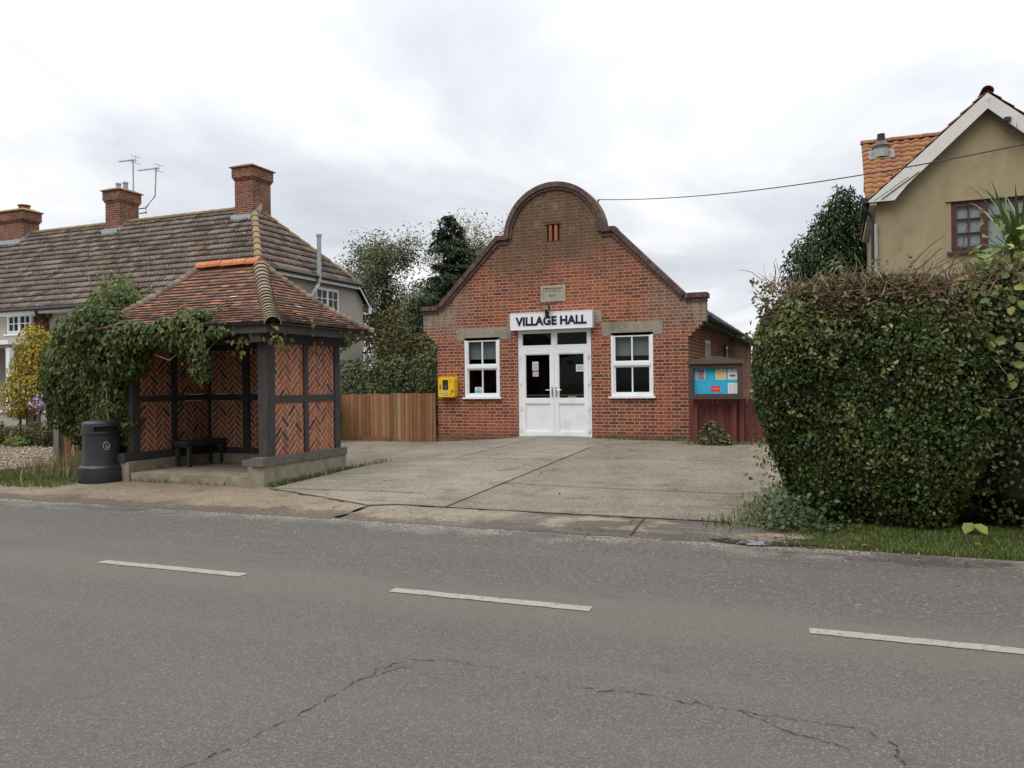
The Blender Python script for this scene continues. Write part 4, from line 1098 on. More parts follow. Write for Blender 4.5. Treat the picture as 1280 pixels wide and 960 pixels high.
# ------------------------------------------------------------------ fences, notice board
def board_fence(root, x0, x1, y, z0, z1, mat, seed, bw=.115, tilt=0.004):
    rd = random.Random(seed); mb = MB(); x = x0
    while x < x1 - .02:
        w = min(bw * rd.uniform(.85, 1.1), x1 - x)
        zt = z1 + rd.uniform(-.012, .012); yy = y + rd.uniform(-.006, .006)
        mb.obox((x + w / 2, yy, (z0 + zt) / 2), ((w - .011) / 2, rd.uniform(-.008, .008), 0), (0, .009, 0), (rd.uniform(-.004, .004), 0, (zt - z0) / 2), min(1, max(0, rd.gauss(.48, .17))))
        x += w
    mb.build('boards', mat, root)
    mb = MB()
    for z in (z0 + .18, z1 - .18): mb.box(x0, x1, y + .03, y + .07, z - .04, z + .04, .3)
    mb.build('rail', mat, root)

f1 = thing('board_fence', 'brown closeboard timber fence between brick shelter and hall', 'fence', (-10.3, 17.2, .2))
board_fence(f1, -11.6, -10.18, 17.20, .21, 1.39, M['fence'], 3); board_fence(f1, -10.10, -8.93, 17.19, .2, 1.40, M['fence'], 8)
mb = MB(); mb.box(-10.18, -10.10, 17.17, 17.27, .15, 1.41, .15); mb.build('fence_post', M['fence'], f1)
mb = MB(); mb.box(-11.6, -10.19, 17.165, 17.185, .2, .34, .35); mb.box(-11.68, -11.6, 17.17, 17.27, .15, 1.4, .2); mb.build('gravel_board', M['fence'], f1)

f2 = thing('board_fence', 'dark red painted board fence behind and right of the notice board', 'fence', (-1.7, 17.2, .3))
board_fence(f2, -2.88, -1.80, 17.15, .3, 1.27, M['redfence'], 5, .12); board_fence(f2, -1.80, .3, 17.19, .31, 1.24, M['redfence'], 6, .10)
mb = MB(); mb.box(-1.845, -1.755, 17.10, 17.135, .3, 1.26, .6); mb.build('fence_post', M['redfence'], f2)

NY = 16.86
nb = thing('notice_board', 'blue backed notice board in a dark wooden case on two posts', 'notice board', (-2.28, NY, .3))
mb = MB()
u0, u1, v0, v1 = -2.82, -1.76, 1.27, 1.965
for a, b, c, e in ((u0, u0 + .085, v0, v1), (u1 - .085, u1, v0, v1), (u0 + .085, u1 - .085, v0, v0 + .075), (u0 + .085, u1 - .085, v1 - .09, v1)): mb.box(a, b, NY - .04, NY + .10, c, e)
mb.box(u0 - .02, u1 + .02, NY - .06, NY + .11, v0 - .03, v0 - .001); mb.build('case', M['boardframe'], nb)
mb = MB(); mb.box(u0 + .086, u1 - .086, NY + .05, NY + .09, v0 + .076, v1 - .091); mb.build('pin_board', M['blueboard'], nb)
mb = MB(); xm = (u0 + u1) / 2
mb.plate([(u0 - .05, v1 + .001), (u1 + .05, v1 + .001), (u1 + .05, v1 + .06), (xm + .1, v1 + .155), (xm - .1, v1 + .155), (u0 - .05, v1 + .06)], [], mpY(NY), -.12, .09)
mb.build('roof_cap', pmat('mossy_cap', (0.07, 0.05, 0.038), (0.12, 0.10, 0.07), 30, .9, .003, 60, dirt=(0.16, 0.15, 0.11)), nb)
for x in (-2.72, -1.93):
    mb = MB(); mb.box(x - .035, x + .035, NY + .12, NY + .19, .2, 1.9); mb.build('post', M['redfence'], nb)
NP = ('Y', NY + .05)
def nbx(f): return u0 + .086 + f * (u1 - u0 - .172)
def nbz(f): return v0 + .076 + f * (v1 - v0 - .167)
pr = random.Random(2)
marks = []
for k in range(16):
    a, c = pr.uniform(.1, .75), pr.uniform(.08, .85); marks.append((a, a + pr.uniform(.06, .2), c, c + pr.uniform(.04, .12), M['orangepaper' if k % 5 == 0 else 'paper'], 'pale_print'))
def nbp(f0, f1, g0, g1): return NP, nbx(f0), nbx(f1), nbz(g0), nbz(g1), .001
paper('poster', 'dark purple photo poster pinned at the left of the blue board', *nbp(.045, .26, .55, .97), M['paper'], [(.07, .93, .04, .97, M['purpleink'], 'picture')], cat='poster')
paper('poster', 'orange sheet with a white margin pinned on the blue board', *nbp(.50, .735, .55, .97), M['paper'], [(.06, .94, .05, .95, M['orangepaper'], 'orange_panel')], cat='poster')
r_ = [(.12, .9, .74 - .07 * i, .76 - .07 * i, M['cloth'], 'print') for i in range(3)] + [(.2, .8, .27, .45, M['ink'], 'picture'), (.4, .6, .84, .90, M['ink'], 'heading'), (.15, .85, .12, .15, M['cloth'], 'print')]
paper('poster', 'white sheet with a small black picture, top right of the blue board', *nbp(.775, .985, .55, .97), M['paper'], r_, cat='poster')
r_ = [(.12, .42, .84 - .1 * i, .87 - .1 * i, M['cloth'], 'print') for i in range(8)] + [(.5, .86, .82 - .1 * i, .85 - .1 * i, M['greyink'], 'print') for i in range(8)]
paper('poster', 'white printed list pinned bottom right of the blue board', *nbp(.775, .985, .01, .42), M['paper'], r_, cat='poster')
paper('poster', 'small red card pinned low on the blue board', *nbp(.39, .60, .08, .31), M['redpaper'], [(.15, .85, .5, .58, M['orangepaper'], 'print')], cat='poster')

# ------------------------------------------------------------------ bus shelter
SH = thing('bus_shelter', 'open fronted timber framed shelter with herringbone brick panels and clay tiled roof', 'shelter', (-9.75, 11.1, .05))
XL, XR, YF, YB = -11.23, -8.25, 10.17, 12.15
mb = MB(); mb.box(-11.0, -8.53, 10.06, 11.9, -.02, .185); mb.build('floor_slab', M['plinth'], SH)
mb = MB(); mb.box(-8.525, XR + .04, 10.03, 12.27, -.02, .365); mb.box(XL - .04, -11.005, 10.03, 12.27, -.02, .365); mb.box(-11.0, -8.53, 11.905, 12.27, -.02, .365)
mb.build('plinth', M['plinth'], SH)
mb = MB(); mb.box(-8.44, XR + .06, 9.99, 12.28, .368, .50); mb.build('sill_beam', M['oldtimber'], SH)
mb = MB(); mb.box(-8.62, -8.455, 10.02, 10.22, .368, .455); mb.build('sill_stub', M['oldtimber'], SH)
mb = MB(); mb.box(XL - .06, -11.06, 9.99, 12.28, .368, .50); mb.box(-11.055, -8.445, 12.0, 12.17, .368, .47); mb.build('sill_beam', M['timber'], SH)
def post(x0, x1, y0, y1, z0=.502, z1=2.30, m='timber', name='post'):
    mb = MB(); mb.box(x0, x1, y0, y1, z0, z1); mb.build(name, M[m], SH)
post(-8.41, XR + .01, 10.16, 10.36); post(-8.40, XR + .01, 12.0, 12.16); post(-8.38, XR + .008, 11.12, 11.235)
post(XL - .01, -11.09, 10.2, 10.36); post(XL - .01, -11.08, 12.0, 12.16); post(XL - .008, -11.11, 11.10, 11.23)
post(-10.30, -10.15, 12.0, 12.14, .472); post(-9.28, -9.13, 12.0, 12.14, .472)
mb = MB()
for a, b in ((10.362, 11.118), (11.237, 11.998)): mb.box(-8.37, XR + .004, a, b, 1.345, 1.455)
mb.build('rail', M['timber'], SH)
mb = MB()
for a, b in ((10.362, 11.098), (11.232, 11.998)): mb.box(XL, -11.12, a, b, 1.365, 1.475)
for a, b in ((-11.078, -10.302), (-10.148, -9.282), (-9.128, -8.402)): mb.box(a, b, 12.02, 12.13, 1.35, 1.475)
mb.build('rail', M['timber'], SH)
mb = MB(); mb.box(-8.42, XR + .03, 10.0, 12.42, 2.302, 2.47); mb.box(XL - .03, -11.05, 10.0, 12.42, 2.302, 2.47)
mb.box(-11.048, -8.422, 10.14, 10.34, 2.304, 2.46); mb.box(-11.048, -8.422, 12.0, 12.16, 2.304, 2.46)
mb.build('wall_plate', M['timber'], SH)

def clip_poly(P, u0, u1, v0, v1):
    for ax, lim, sg_ in ((0, u0, 1), (0, u1, -1), (1, v0, 1), (1, v1, -1)):
        Q = []
        for i in range(len(P)):
            a, b = P[i], P[(i + 1) % len(P)]
            da, db = (a[ax] - lim) * sg_, (b[ax] - lim) * sg_
            if da >= 0: Q.append(a)
            if (da < 0) != (db < 0):
                f = da / (da - db); Q.append((a[0] + (b[0] - a[0]) * f, a[1] + (b[1] - a[1]) * f))
        P = Q
        if len(P) < 3: return []
    return P
def herring(w, h, seed):
    rd = random.Random(seed); W = .083; out = []; c = math.sqrt(.5); n = 3; N = int((w + h) / W) + 6
    ox, oy = rd.uniform(0, .1), rd.uniform(0, .1)
    for i in range(-N, N):
        for j in range(-N, N):
            k = (i - j) % (2 * n)
            if k == 0: r = (i, j, i + n, j + 1)
            elif k == 2 * n - 1: r = (i, j, i + 1, j + n)
            else: continue
            g = .115
            q = [(r[0] + g, r[1] + g), (r[2] - g, r[1] + g), (r[2] - g, r[3] - g), (r[0] + g, r[3] - g)]
            q = [((x * c - y * c) * W + w / 2 + ox, (x * c + y * c) * W + h / 2 - .5 + oy) for x, y in q]
            q = clip_poly(q, .004, w - .004, .004, h - .004)
            if len(q) >= 3:
                ar = abs(sum(q[a][0] * q[(a + 1) % len(q)][1] - q[(a + 1) % len(q)][0] * q[a][1] for a in range(len(q)))) / 2
                if ar > 4e-5: out.append((q, .05 if rd.random() < .06 else rd.uniform(.3, 1)))
    return out
hp = [0]
def panel(ax, a, b, z0, z1, c_in, c_out, s):
    """brick panel: ax 'X' runs along Y at constant x; both faces bricked"""
    hp[0] += 1
    mp = (lambda u, v, d: (c_out + s * d, a + u, z0 + v)) if ax == 'X' else (lambda u, v, d: (a + u, c_out + s * d, z0 + v))
    mp2 = (lambda u, v, d: (c_in - s * d, a + u, z0 + v)) if ax == 'X' else (lambda u, v, d: (a + u, c_in - s * d, z0 + v))
    mb = MB()
    if ax == 'X': mb.box(c_in, c_out, a, b, z0, z1)
    else: mb.box(a, b, c_in, c_out, z0, z1)
    o = mb.build('wall_panel', M['mortar'], SH)
    mb = MB()
    for f, sd in ((mp, hp[0]), (mp2, hp[0] + 50)):
        for q, tn in herring(b - a, z1 - z0, sd):
            e = .006 + random.uniform(0, .003)
            T = [f(u, v, e) for u, v in q]; B = [f(u, v, -.002) for u, v in q]
            mb.face(T, tn)
            for i in range(len(q)): mb.face([B[i], B[(i + 1) % len(q)], T[(i + 1) % len(q)], T[i]], tn)
    mb.build('brickwork', M['hbrick'], o)
for a, b in ((10.365, 11.117), (11.238, 11.997)):
    panel('X', a, b, .503, 1.343, -8.35, XR - .022, 1); panel('X', a, b, 1.458, 2.299, -8.35, XR - .022, 1)
for a, b in ((10.365, 11.097), (11.233, 11.997)):
    panel('X', a, b, .503, 1.362, -11.13, XL + .022, -1); panel('X', a, b, 1.478, 2.299, -11.13, XL + .022, -1)
for a, b in ((-11.076, -10.305), (-10.146, -9.285), (-9.126, -8.405)):
    panel('Y', a, b, .473, 1.347, 12.04, 12.115, 1); panel('Y', a, b, 1.478, 2.299, 12.04, 12.115, 1)

# roof: bell-cast hipped slopes of plain clay tiles
EX0, EX1, EY0, EY1, EZ = -11.95, -7.9, 9.9, 12.72, 2.60
RX0, RX1, RYc, RZ = -10.62, -9.28, 11.31, 3.77
RUN = RYc - EY0
def prof_z(f): return EZ + (RZ - EZ) * (.68 * f + .32 * f * f)      # f 0..1 from eave to ridge
def slope(P0, P1, T0, T1, seed, name='roof_slope'):
    """tiles between an eave P0-P1 and a ridge T0-T1 (plan points)"""
    rd = random.Random(seed); mb = MB(); P0, P1, T0, T1 = (Vector((*p, 0)) for p in (P0, P1, T0, T1))
    rows = 21; e = (P1 - P0).normalized(); inn = Vector((-e.y, e.x, 0))
    if inn.dot(T0 - P0) < 0: inn = -inn
    base = []
    for i in range(9):                                # boards under the tiles
        f = i / 8; a = P0.lerp(T0, f); b = P1.lerp(T1, f); base.append((Vector((a.x, a.y, prof_z(f) - .03)), Vector((b.x, b.y, prof_z(f) - .03))))
    for (a, b), (c, d) in zip(base, base[1:]): mb.face([a, b, d, c], .1)
    for r in range(rows):
        f0, f1 = r / rows, min(1.0, (r + 1.35) / rows)
        A0, B0 = P0.lerp(T0, f0), P1.lerp(T1, f0); A1 = P0.lerp(T0, f1)
        Lr = (B0 - A0).length; inset = (A1 - P0.lerp(T0, f0)).dot(inn)
        x = -(.0825 if r % 2 else 0.0)
        sag = rd.uniform(-.003, .003)
        while x < Lr:
            x0, x1 = max(x, 0), min(x + .163, Lr)
            x += .165
            if x1 - x0 < .02: continue
            tn = rd.choice([rd.gauss(.55, .16), rd.gauss(.72, .14), rd.gauss(.42, .12)]); tn = min(.93, max(.18, tn))
            if rd.random() < .012: tn = 1.0
            l = .028 + sag + rd.uniform(-.005, .008); sk = rd.uniform(-.004, .004)
            a = A0 + e * x0; b = A0 + e * x1; o = inn * inset
            z0 = prof_z(f0) + l; z1 = prof_z(f1) - .004
            q = [(a.x, a.y, z0 + sk), (b.x, b.y, z0 - sk), (b.x + o.x, b.y + o.y, z1), (a.x + o.x, a.y + o.y, z1)]
            mb.face(q, tn)
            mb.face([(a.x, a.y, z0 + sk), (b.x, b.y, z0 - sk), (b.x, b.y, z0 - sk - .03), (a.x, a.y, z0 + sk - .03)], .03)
    return mb.build(name, M['tile'], SH)
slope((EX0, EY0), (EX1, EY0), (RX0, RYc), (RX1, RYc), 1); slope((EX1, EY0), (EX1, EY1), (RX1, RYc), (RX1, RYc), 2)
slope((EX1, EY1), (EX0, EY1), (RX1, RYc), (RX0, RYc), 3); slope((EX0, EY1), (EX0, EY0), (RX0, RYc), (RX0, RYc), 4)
def half_tube(mb, a, b, r0, r1, tn, nseg=8, t=.014, flare=1.0, lift=0.0):
    a, b = Vector(a), Vector(b); d = (b - a).normalized(); s = d.cross(Vector((0, 0, 1))).normalized(); u = s.cross(d)
    ra, rb = [], []
    for i in range(nseg + 1):
        an = PI * i / nseg
        ra.append(a + s * math.cos(an) * r0 * flare + u * (math.sin(an) * r0 + lift)); rb.append(b + s * math.cos(an) * r1 + u * math.sin(an) * r1)
    for i in range(nseg):
        mb.face([ra[i], ra[i + 1], rb[i + 1], rb[i]], tn)
        ci = a + (ra[i] - a) * (1 - t / r0); cj = a + (ra[i + 1] - a) * (1 - t / r0)
        mb.face([ra[i], ra[i + 1], cj, ci], tn * .8)
mb = MB()
k = 5; Lr = RX1 - RX0 + .06
for i in range(k):
    a = RX0 - .03 + Lr * i / k
    half_tube(mb, (a + Lr / k - .006, RYc, RZ - .02 + .008 * (i % 2)), (a, RYc, RZ - .02), .115, .112, .2 + .6 * random.random())
mb.face([(RX1 + .03, RYc + .11 * math.cos(PI * i / 8), RZ - .02 + .11 * math.sin(PI * i / 8)) for i in range(9)], .2)
mb.build('ridge_tile', M['ridge'], SH)
for (ex, ey, rx) in ((EX1, EY0, RX1), (EX1, EY1, RX1), (EX0, EY0, RX0), (EX0, EY1, RX0)):
    mb = MB(); rows = 19; big = (ex == EX1 and ey == EY0)
    for r in range(rows):
        f0, f1 = r / rows, (r + 1.25) / rows; f1 = min(f1, 1)
        dz_ = .062 if big else .045; a = (ex + (rx - ex) * f0, ey + (RYc - ey) * f0, prof_z(f0) - dz_ + .012); b = (ex + (rx - ex) * f1, ey + (RYc - ey) * f1, prof_z(f1) - dz_ - .012)
        half_tube(mb, a, b, .130 if big else .10, .120 if big else .09, min(1, max(0.3, random.gauss(.65, .18))), 8, .016 if big else .012, 1.03, .0)
    mb.build('hip_tile', M['bonnet' if big else 'hip'], SH)
# fascia, rafter ends, ceiling boards
mb = MB()
i_ = .05
mb.box(EX0 + i_, EX1 - i_, EY0 + i_, EY0 + i_ + .05, 2.435, 2.583); mb.box(EX0 + i_, EX1 - i_, EY1 - i_ - .05, EY1 - i_, 2.435, 2.583)
mb.box(EX1 - i_ - .05, EX1 - i_, EY0 + i_ + .051, EY1 - i_ - .051, 2.435, 2.583); mb.box(EX0 + i_, EX0 + i_ + .05, EY0 + i_ + .051, EY1 - i_ - .051, 2.435, 2.583)
mb.build('fascia', M['timber'], SH)
for x in [-11.5 + .45 * i for i in range(8)]:
    mb = MB(); mb.bar((x, 10.0, 2.52), (x, 10.45, 2.76), .06, .09); mb.build('rafter', M['timber'], SH)
for y in [10.4 + .5 * i for i in range(4)]:
    mb = MB(); mb.bar((EX1 - .1, y, 2.50), (-8.5, y, 2.72), .06, .09); mb.build('rafter', M['timber'], SH)
mb = MB(); mb.bar((-8.35, 10.25, 2.46), (-8.35, 12.45, 2.40), .10, .12); mb.box(-8.36, -8.26, 12.17, 12.6, 2.34, 2.46); mb.build('bracket', M['timber'], SH)

bn = thing('bench', 'dark plank bench standing inside the brick shelter', 'bench', (-10.85, 11.55, .19))
mb = MB(); mb.box(-11.04, -10.66, 10.98, 12.0, .60, .65); mb.box(-11.0, -10.70, 11.02, 11.96, .545, .598); mb.build('seat', M['timber'], bn)
for x in (-11.0, -10.74):
    for y in (11.05, 11.88):
        mb = MB(); mb.box(x, x + .06, y, y + .06, .186, .598); mb.build('leg', M['timber'], bn)

# ------------------------------------------------------------------ litter bin
BX, BY = -11.50, 9.92; BZ = gz(BX, BY) + .01
bn_ = thing('litter_bin', 'black plastic litter bin with a round emblem beside the brick shelter', 'bin', (BX, BY, BZ))
NS = 64
pb = [(.36, 0), (.362, .015), (.345, .235), (.335, .25), (.30, .275), (.292, .34), (.286, .36), (.283, .755)]
mb = MB(); mb.lathe(pb, (BX, BY, BZ), NS); mb.lathe([(.36, 0), (.0, 0)], (BX, BY, BZ), NS); mb.build('body', M['blackplastic'], bn_, True)
ph = [(.283, .758), (.276, .765), (.276, .778), (.289, .785), (.290, .80), (.290, .825), (.290, .925), (.290, .955), (.284, .975), (.25, 1.005), (.15, 1.03), (.0, 1.038)]
a_f = math.atan2(-BY, -BX)                            # towards the road corner
face_a = math.radians(-24)                            # opening turned a little to the right of the camera
def skip(i, j):
    an = 2 * PI * (j + .5) / NS; d = (an - face_a + PI) % (2 * PI) - PI
    return i == 5 and abs(d) < .62
mb = MB(); mb.lathe(ph, (BX, BY, BZ), NS, skip=skip); mb.build('hood', M['blackplastic'], bn_, True)
mb = MB(); mb.lathe([(.25, .77), (.25, .97)], (BX, BY, BZ), NS)
mb.build('liner', pmat('bin_liner', (0.03, 0.014, 0.012), None, 5, .8), bn_)
mb = MB()                                             # rims above and below the slot
for zr in (.822, .928):
    mb.tube([(BX + .291 * math.cos(face_a + t_), BY + .291 * math.sin(face_a + t_), BZ + zr) for t_ in np.linspace(-.66, .66, 17)], .008, 6)
mb.build('slot_rim', M['blackplastic'], bn_, True)
def on_bin(t_, z, r=.2865): return (BX + r * math.cos(face_a + t_), BY + r * math.sin(face_a + t_), BZ + z)
mb = MB(); c_t, c_z = -.02, .60
ring = [on_bin(c_t + .052 / .286 * math.cos(a), c_z + .062 * math.sin(a)) for a in np.linspace(0, 2 * PI, 25)]
mb.tube(ring, .006, 6, cap=False)
# little figure dropping litter in a basket
def stroke(pts, w): mb.tube([on_bin(c_t + x / .286, c_z + z) for x, z in pts], w, 5)
stroke([(-.012, .030), (-.010, .036)], .008); stroke([(-.010, .020), (-.002, -.004), (-.010, -.034)], .006); stroke([(-.002, -.004), (.008, -.034)], .005); stroke([(-.008, .016), (.010, .012), (.020, .002)], .004)
stroke([(.016, -.012), (.018, -.034), (.030, -.034), (.033, -.012)], .004)
mb.build('emblem', pmat('emblem_gold', (0.42, 0.38, 0.27), (0.32, 0.29, 0.2), 20, .6), bn_)

# ------------------------------------------------------------------ post and boards left of the bin
gp = tag(MB().box(-14.80, -14.65, 11.62, 11.77, -.1, 1.30).build('wooden_post', M['post']), 'weathered grey square wooden post standing beside the gravel drive', 'post')
bf = thing('board_fence', 'old dark brown board fence half hidden under the creeper', 'fence', (-13.5, 11.72, .05))
board_fence(bf, -14.62, -11.6, 11.72, .05, 1.15, M['fence'], 21)
# ------------------------------------------------------------------ tiled roof planes
import bmesh
def roof_plane(mb_name, O, e, inn, Lh, m, run, gauge, period, prof, lift, mat, parent, seed, clips=(), tile_w=2, riser=.02):
    """courses of moulded tiles on a slope: O eave start, e along the eave, inn towards the ridge (both horizontal)"""
    rd = np.random.default_rng(seed)
    e = Vector(e); inn = Vector(inn); O = Vector(O)
    sl = math.sqrt(1 + m * m); ncs = max(1, round(run * sl / gauge)); nrmv = (Vector((0, 0, 1)) - inn * m).normalized()
    k = len(prof); nx = int(Lh / period * k) + 1
    us = np.arange(nx + 1) * period / k; ph = np.array([prof[i % k] for i in range(nx + 1)])
    V = []; F = []; T = []
    E = np.array(e); I = np.array(inn); O_ = np.array(O); Nn = np.array(nrmv)
    for c in range(ncs):
        d0 = run * c / ncs; d1 = min(run, run * (c + 1.08) / ncs)
        j0 = rd.normal(0, .002, nx + 1)
        base0 = O_ + us[:, None] * E + d0 * (I + np.array([0, 0, m])) + (ph + lift + j0)[:, None] * Nn
        base1 = O_ + us[:, None] * E + d1 * (I + np.array([0, 0, m])) + (ph * .9)[:, None] * Nn
        low = base0 - (lift * .9) * Nn
        s = len(V) and sum(len(v) for v in V)
        V += [base0, base1, low]
        n = nx + 1; i = np.arange(nx)
        F.append(np.stack([s + i, s + i + 1, s + n + i + 1, s + n + i], 1)); F.append(np.stack([s + 2 * n + i, s + 2 * n + i + 1, s + i + 1, s + i], 1))
        tw = np.repeat(np.clip(rd.normal(.5, .2, nx // (k * tile_w) + 2), 0, 1), k * tile_w)[:nx]
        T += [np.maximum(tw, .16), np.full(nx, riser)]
    V = np.concatenate(V); F = np.concatenate(F); T = np.concatenate(T)
    ob = np_mesh(mb_name, V, F, T, mat)
    if clips:
        bm = bmesh.new(); bm.from_mesh(ob.data)
        for co_, no_ in clips:
            bmesh.ops.bisect_plane(bm, geom=bm.verts[:] + bm.edges[:] + bm.faces[:], plane_co=co_, plane_no=no_, clear_outer=True, dist=1e-5)
        bm.to_mesh(ob.data); bm.free()
    if parent:
        o = wloc(parent); ob.data.transform(Matrix.Translation(-o)); ob.parent = parent
    return ob
ROMAN = [0, .006, .034, .034, .006]
# ------------------------------------------------------------------ terraced house row
TX, TF, TB = -16.6, 19.05, 26.05
TE, TRY, TRZ, TM = 18.72, 22.70, 7.90, .90
TEZ = TRZ - TM * (TRY - TE); HZ = 5.36; XE = -16.38; XA = -18.85
YF_ = TRY - (TRZ - HZ) / TM; YB_ = TRY + (TRZ - HZ) / TM
ter = thing('terraced_house', 'grey pebbledash house row with brown tiled roof and three brick chimneys', 'house', (-26, 22.5, .2))
mb = MB()
W1 = rect(-26.5, -25.25, 3.52, 4.22)
mb.plate(rect(-44, TX - .003, -.1, TEZ + .12), [W1, rect(-26.6, -25.4, 1.0, 2.3), rect(-31.5, -30.2, 3.3, 4.2), rect(-31.5, -30.2, 1.0, 2.3)], mpY(TF), -.25, 0)
zf = TEZ + TM * (TF - TE) - .06
end = [(TF, -.1), (TB, -.1), (TB, TRZ - TM * (TB - TRY) - .08), (YB_ + .05, HZ - .1), (YF_ - .05, HZ - .1), (TF, zf)]
mb.plate(end, [rect(23.10, 24.55, 3.9, 5.08), rect(24.85, 25.42, 1.95, 2.42), rect(21.2, 21.9, 4.2, 5.08)], mpX(TX), -.25, 0)
mb.plate(rect(-44, TX - .003, -.1, 4.4), [], mpY(TB - .003), 0, .25)
mb.build('wall', M['pebble'], ter)
mb = MB(); mb.box(-43.5, TX - .6, TF + .9, TF + .95, 0, 4.3); mb.box(TX - 1.0, TX - .95, TF + 1, TB - .5, 0, 4.9); mb.build('room_wall', M['room'], ter)
cl_hip_f = (Vector((XE, YF_, 0)), Vector((TRY - YF_, -(XA - XE), 0)).normalized())       # keep the side towards -X
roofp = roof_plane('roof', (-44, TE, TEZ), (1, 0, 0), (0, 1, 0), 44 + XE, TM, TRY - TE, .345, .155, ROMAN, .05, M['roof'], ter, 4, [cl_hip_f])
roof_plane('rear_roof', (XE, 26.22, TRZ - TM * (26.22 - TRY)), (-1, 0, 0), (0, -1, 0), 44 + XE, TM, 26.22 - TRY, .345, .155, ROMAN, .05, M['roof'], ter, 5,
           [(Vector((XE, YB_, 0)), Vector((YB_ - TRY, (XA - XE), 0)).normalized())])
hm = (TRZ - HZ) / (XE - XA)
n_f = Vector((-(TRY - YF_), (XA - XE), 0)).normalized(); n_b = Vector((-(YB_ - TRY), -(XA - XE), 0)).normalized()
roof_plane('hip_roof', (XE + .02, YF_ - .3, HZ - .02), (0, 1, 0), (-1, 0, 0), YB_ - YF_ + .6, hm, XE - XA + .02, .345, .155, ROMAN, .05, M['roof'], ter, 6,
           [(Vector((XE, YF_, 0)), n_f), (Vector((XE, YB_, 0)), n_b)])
mb = MB()                                             # under-felt closing the roof below the tiles
mb.face([(-44, TE, TEZ - .02), (XE, TE, TEZ - .02), (XE, YF_, HZ - .02), (XA, TRY, TRZ - .02), (-44, TRY, TRZ - .02)])
mb.face([(-44, 26.22, TRZ - TM * 3.52 - .02), (XE, 26.22, TRZ - TM * 3.52 - .02), (XE, YB_, HZ - .02), (XA, TRY, TRZ - .02), (-44, TRY, TRZ - .02)])
mb.face([(XE, YF_, HZ - .02), (XE, YB_, HZ - .02), (XA, TRY, TRZ - .02)])
mb.face([(XE, YF_, HZ - .025), (XE, YB_, HZ - .025), (TX - .1, YB_, HZ - .025), (TX - .1, YF_, HZ - .025)])
mb.build('roof_felt', M['dark'], ter)
mb = MB()
x = -44.0
while x < XA - .1:
    half_tube(mb, (x + .45, TRY, TRZ - .01), (x, TRY, TRZ - .02), .12, .12, random.uniform(.3, .9), 6); x += .45
for (hy) in (YF_, YB_):
    for i in range(10):
        f0, f1 = i / 10, (i + 1.1) / 10
        half_tube(mb, (XE + (XA - XE) * f0, hy + (TRY - hy) * f0, HZ + (TRZ - HZ) * f0 + .0), (XE + (XA - XE) * f1, hy + (TRY - hy) * f1, HZ + (TRZ - HZ) * f1 - .02), .13, .115, random.uniform(.4, 1), 6)
mb.build('ridge_tile', tone_mat('lichen_ridge', [(0, (0.14, 0.095, 0.05)), (1, (0.24, 0.17, 0.085))], .9, 8, .6, .004, 50, [((0.26, 0.24, 0.2), 9, .6, .74)]), ter)
# gutters, fascias, bargeboards, downpipe
mb = MB(); mb.tube([(-44, TE - .06, TEZ - .02), (XE, TE - .06, TEZ - .05)], .06, 8)
mb.tube([(XE + .07, YF_ + .1, HZ - .02), (XE + .07, YB_, HZ - .02)], .055, 8)
mb.tube([(-24.55, TE - .06, TEZ - .05), (-24.55, TE - .02, TEZ - .2), (-24.55, TF - .07, TEZ - .35), (-24.55, TF - .07, .2)], .045, 8)
mb.build('gutter', M['black'], ter)
mb = MB(); mb.box(-44, XE - .02, TE + .01, TE + .035, TEZ - .17, TEZ - .03); mb.box(-44, XE - .02, TE + .036, TF - .002, TEZ - .18, TEZ - .165)
mb.box(XE - .03, XE - .005, YF_ + .05, YB_ + .02, HZ - .17, HZ - .035)
mb.bar((XE - .02, YB_ + .02, HZ - .1), (XE - .02, 26.30, TRZ - TM * 3.72 - .02), .03, .05); mb.bar((XE - .02, YF_ - .02, HZ - .1), (XE - .02, TE + .06, TEZ - .08), .03, .12)
mb.box(XE - .045, XE + .005, 26.16, 26.32, TRZ - TM * 3.72 - .22, TRZ - TM * 3.72 - .0)
mb.build('fascia', M['upvc'], ter)
# windows
def casement(parent, pl, u0, u1, v0, v1, nl, nb_u=1, nb_v=1, mat='upvc', wf=.06, curtain=None, sill=True, room=None):
    """nl lights side by side, each with glazing bars"""
    mb = MB(); frame_bars(mb, pl, u0, u1, v0, v1, wf, -.10, -.03)
    w = (u1 - u0 - 2 * wf) / nl
    for i in range(nl):
        a = u0 + wf + w * i; b = a + w
        frame_bars(mb, pl, a + .002, b - .002, v0 + wf + .002, v1 - wf - .002, wf * .8, -.085, -.018,
                   [a + (b - a) * (j + 1) / (nb_u + 1) for j in range(nb_u)], [v0 + (v1 - v0) * (j + 1) / (nb_v + 1) for j in range(nb_v)], .026)
    o = mb.build('window', M[mat], parent)
    mb = MB(); mb.pbox(pl, u0 + wf, u1 - wf, v0 + wf, v1 - wf, -.062, -.058); mb.build('pane', M['glass'], o)
    if sill:
        mb = MB(); mb.pbox(pl, u0 - .06, u1 + .06, v0 - .05, v0 - .002, -.1, .05); mb.build('window_sill', M[mat], o)
    if curtain:
        mb = MB(); mb.pbox(pl, u0 + .02, u1 - .02, v0 + .02, v1 - .02, -.17, -.165); mb.build('curtain', M[curtain], o)
    return o
TFp, TXp = ('Y', TF), ('X', TX)
casement(ter, TFp, -26.5, -25.25, 3.52, 4.22, 2); casement(ter, TFp, -26.6, -25.4, 1.0, 2.3, 2); casement(ter, TFp, -31.5, -30.2, 3.3, 4.2, 2); casement(ter, TFp, -31.5, -30.2, 1.0, 2.3, 2)
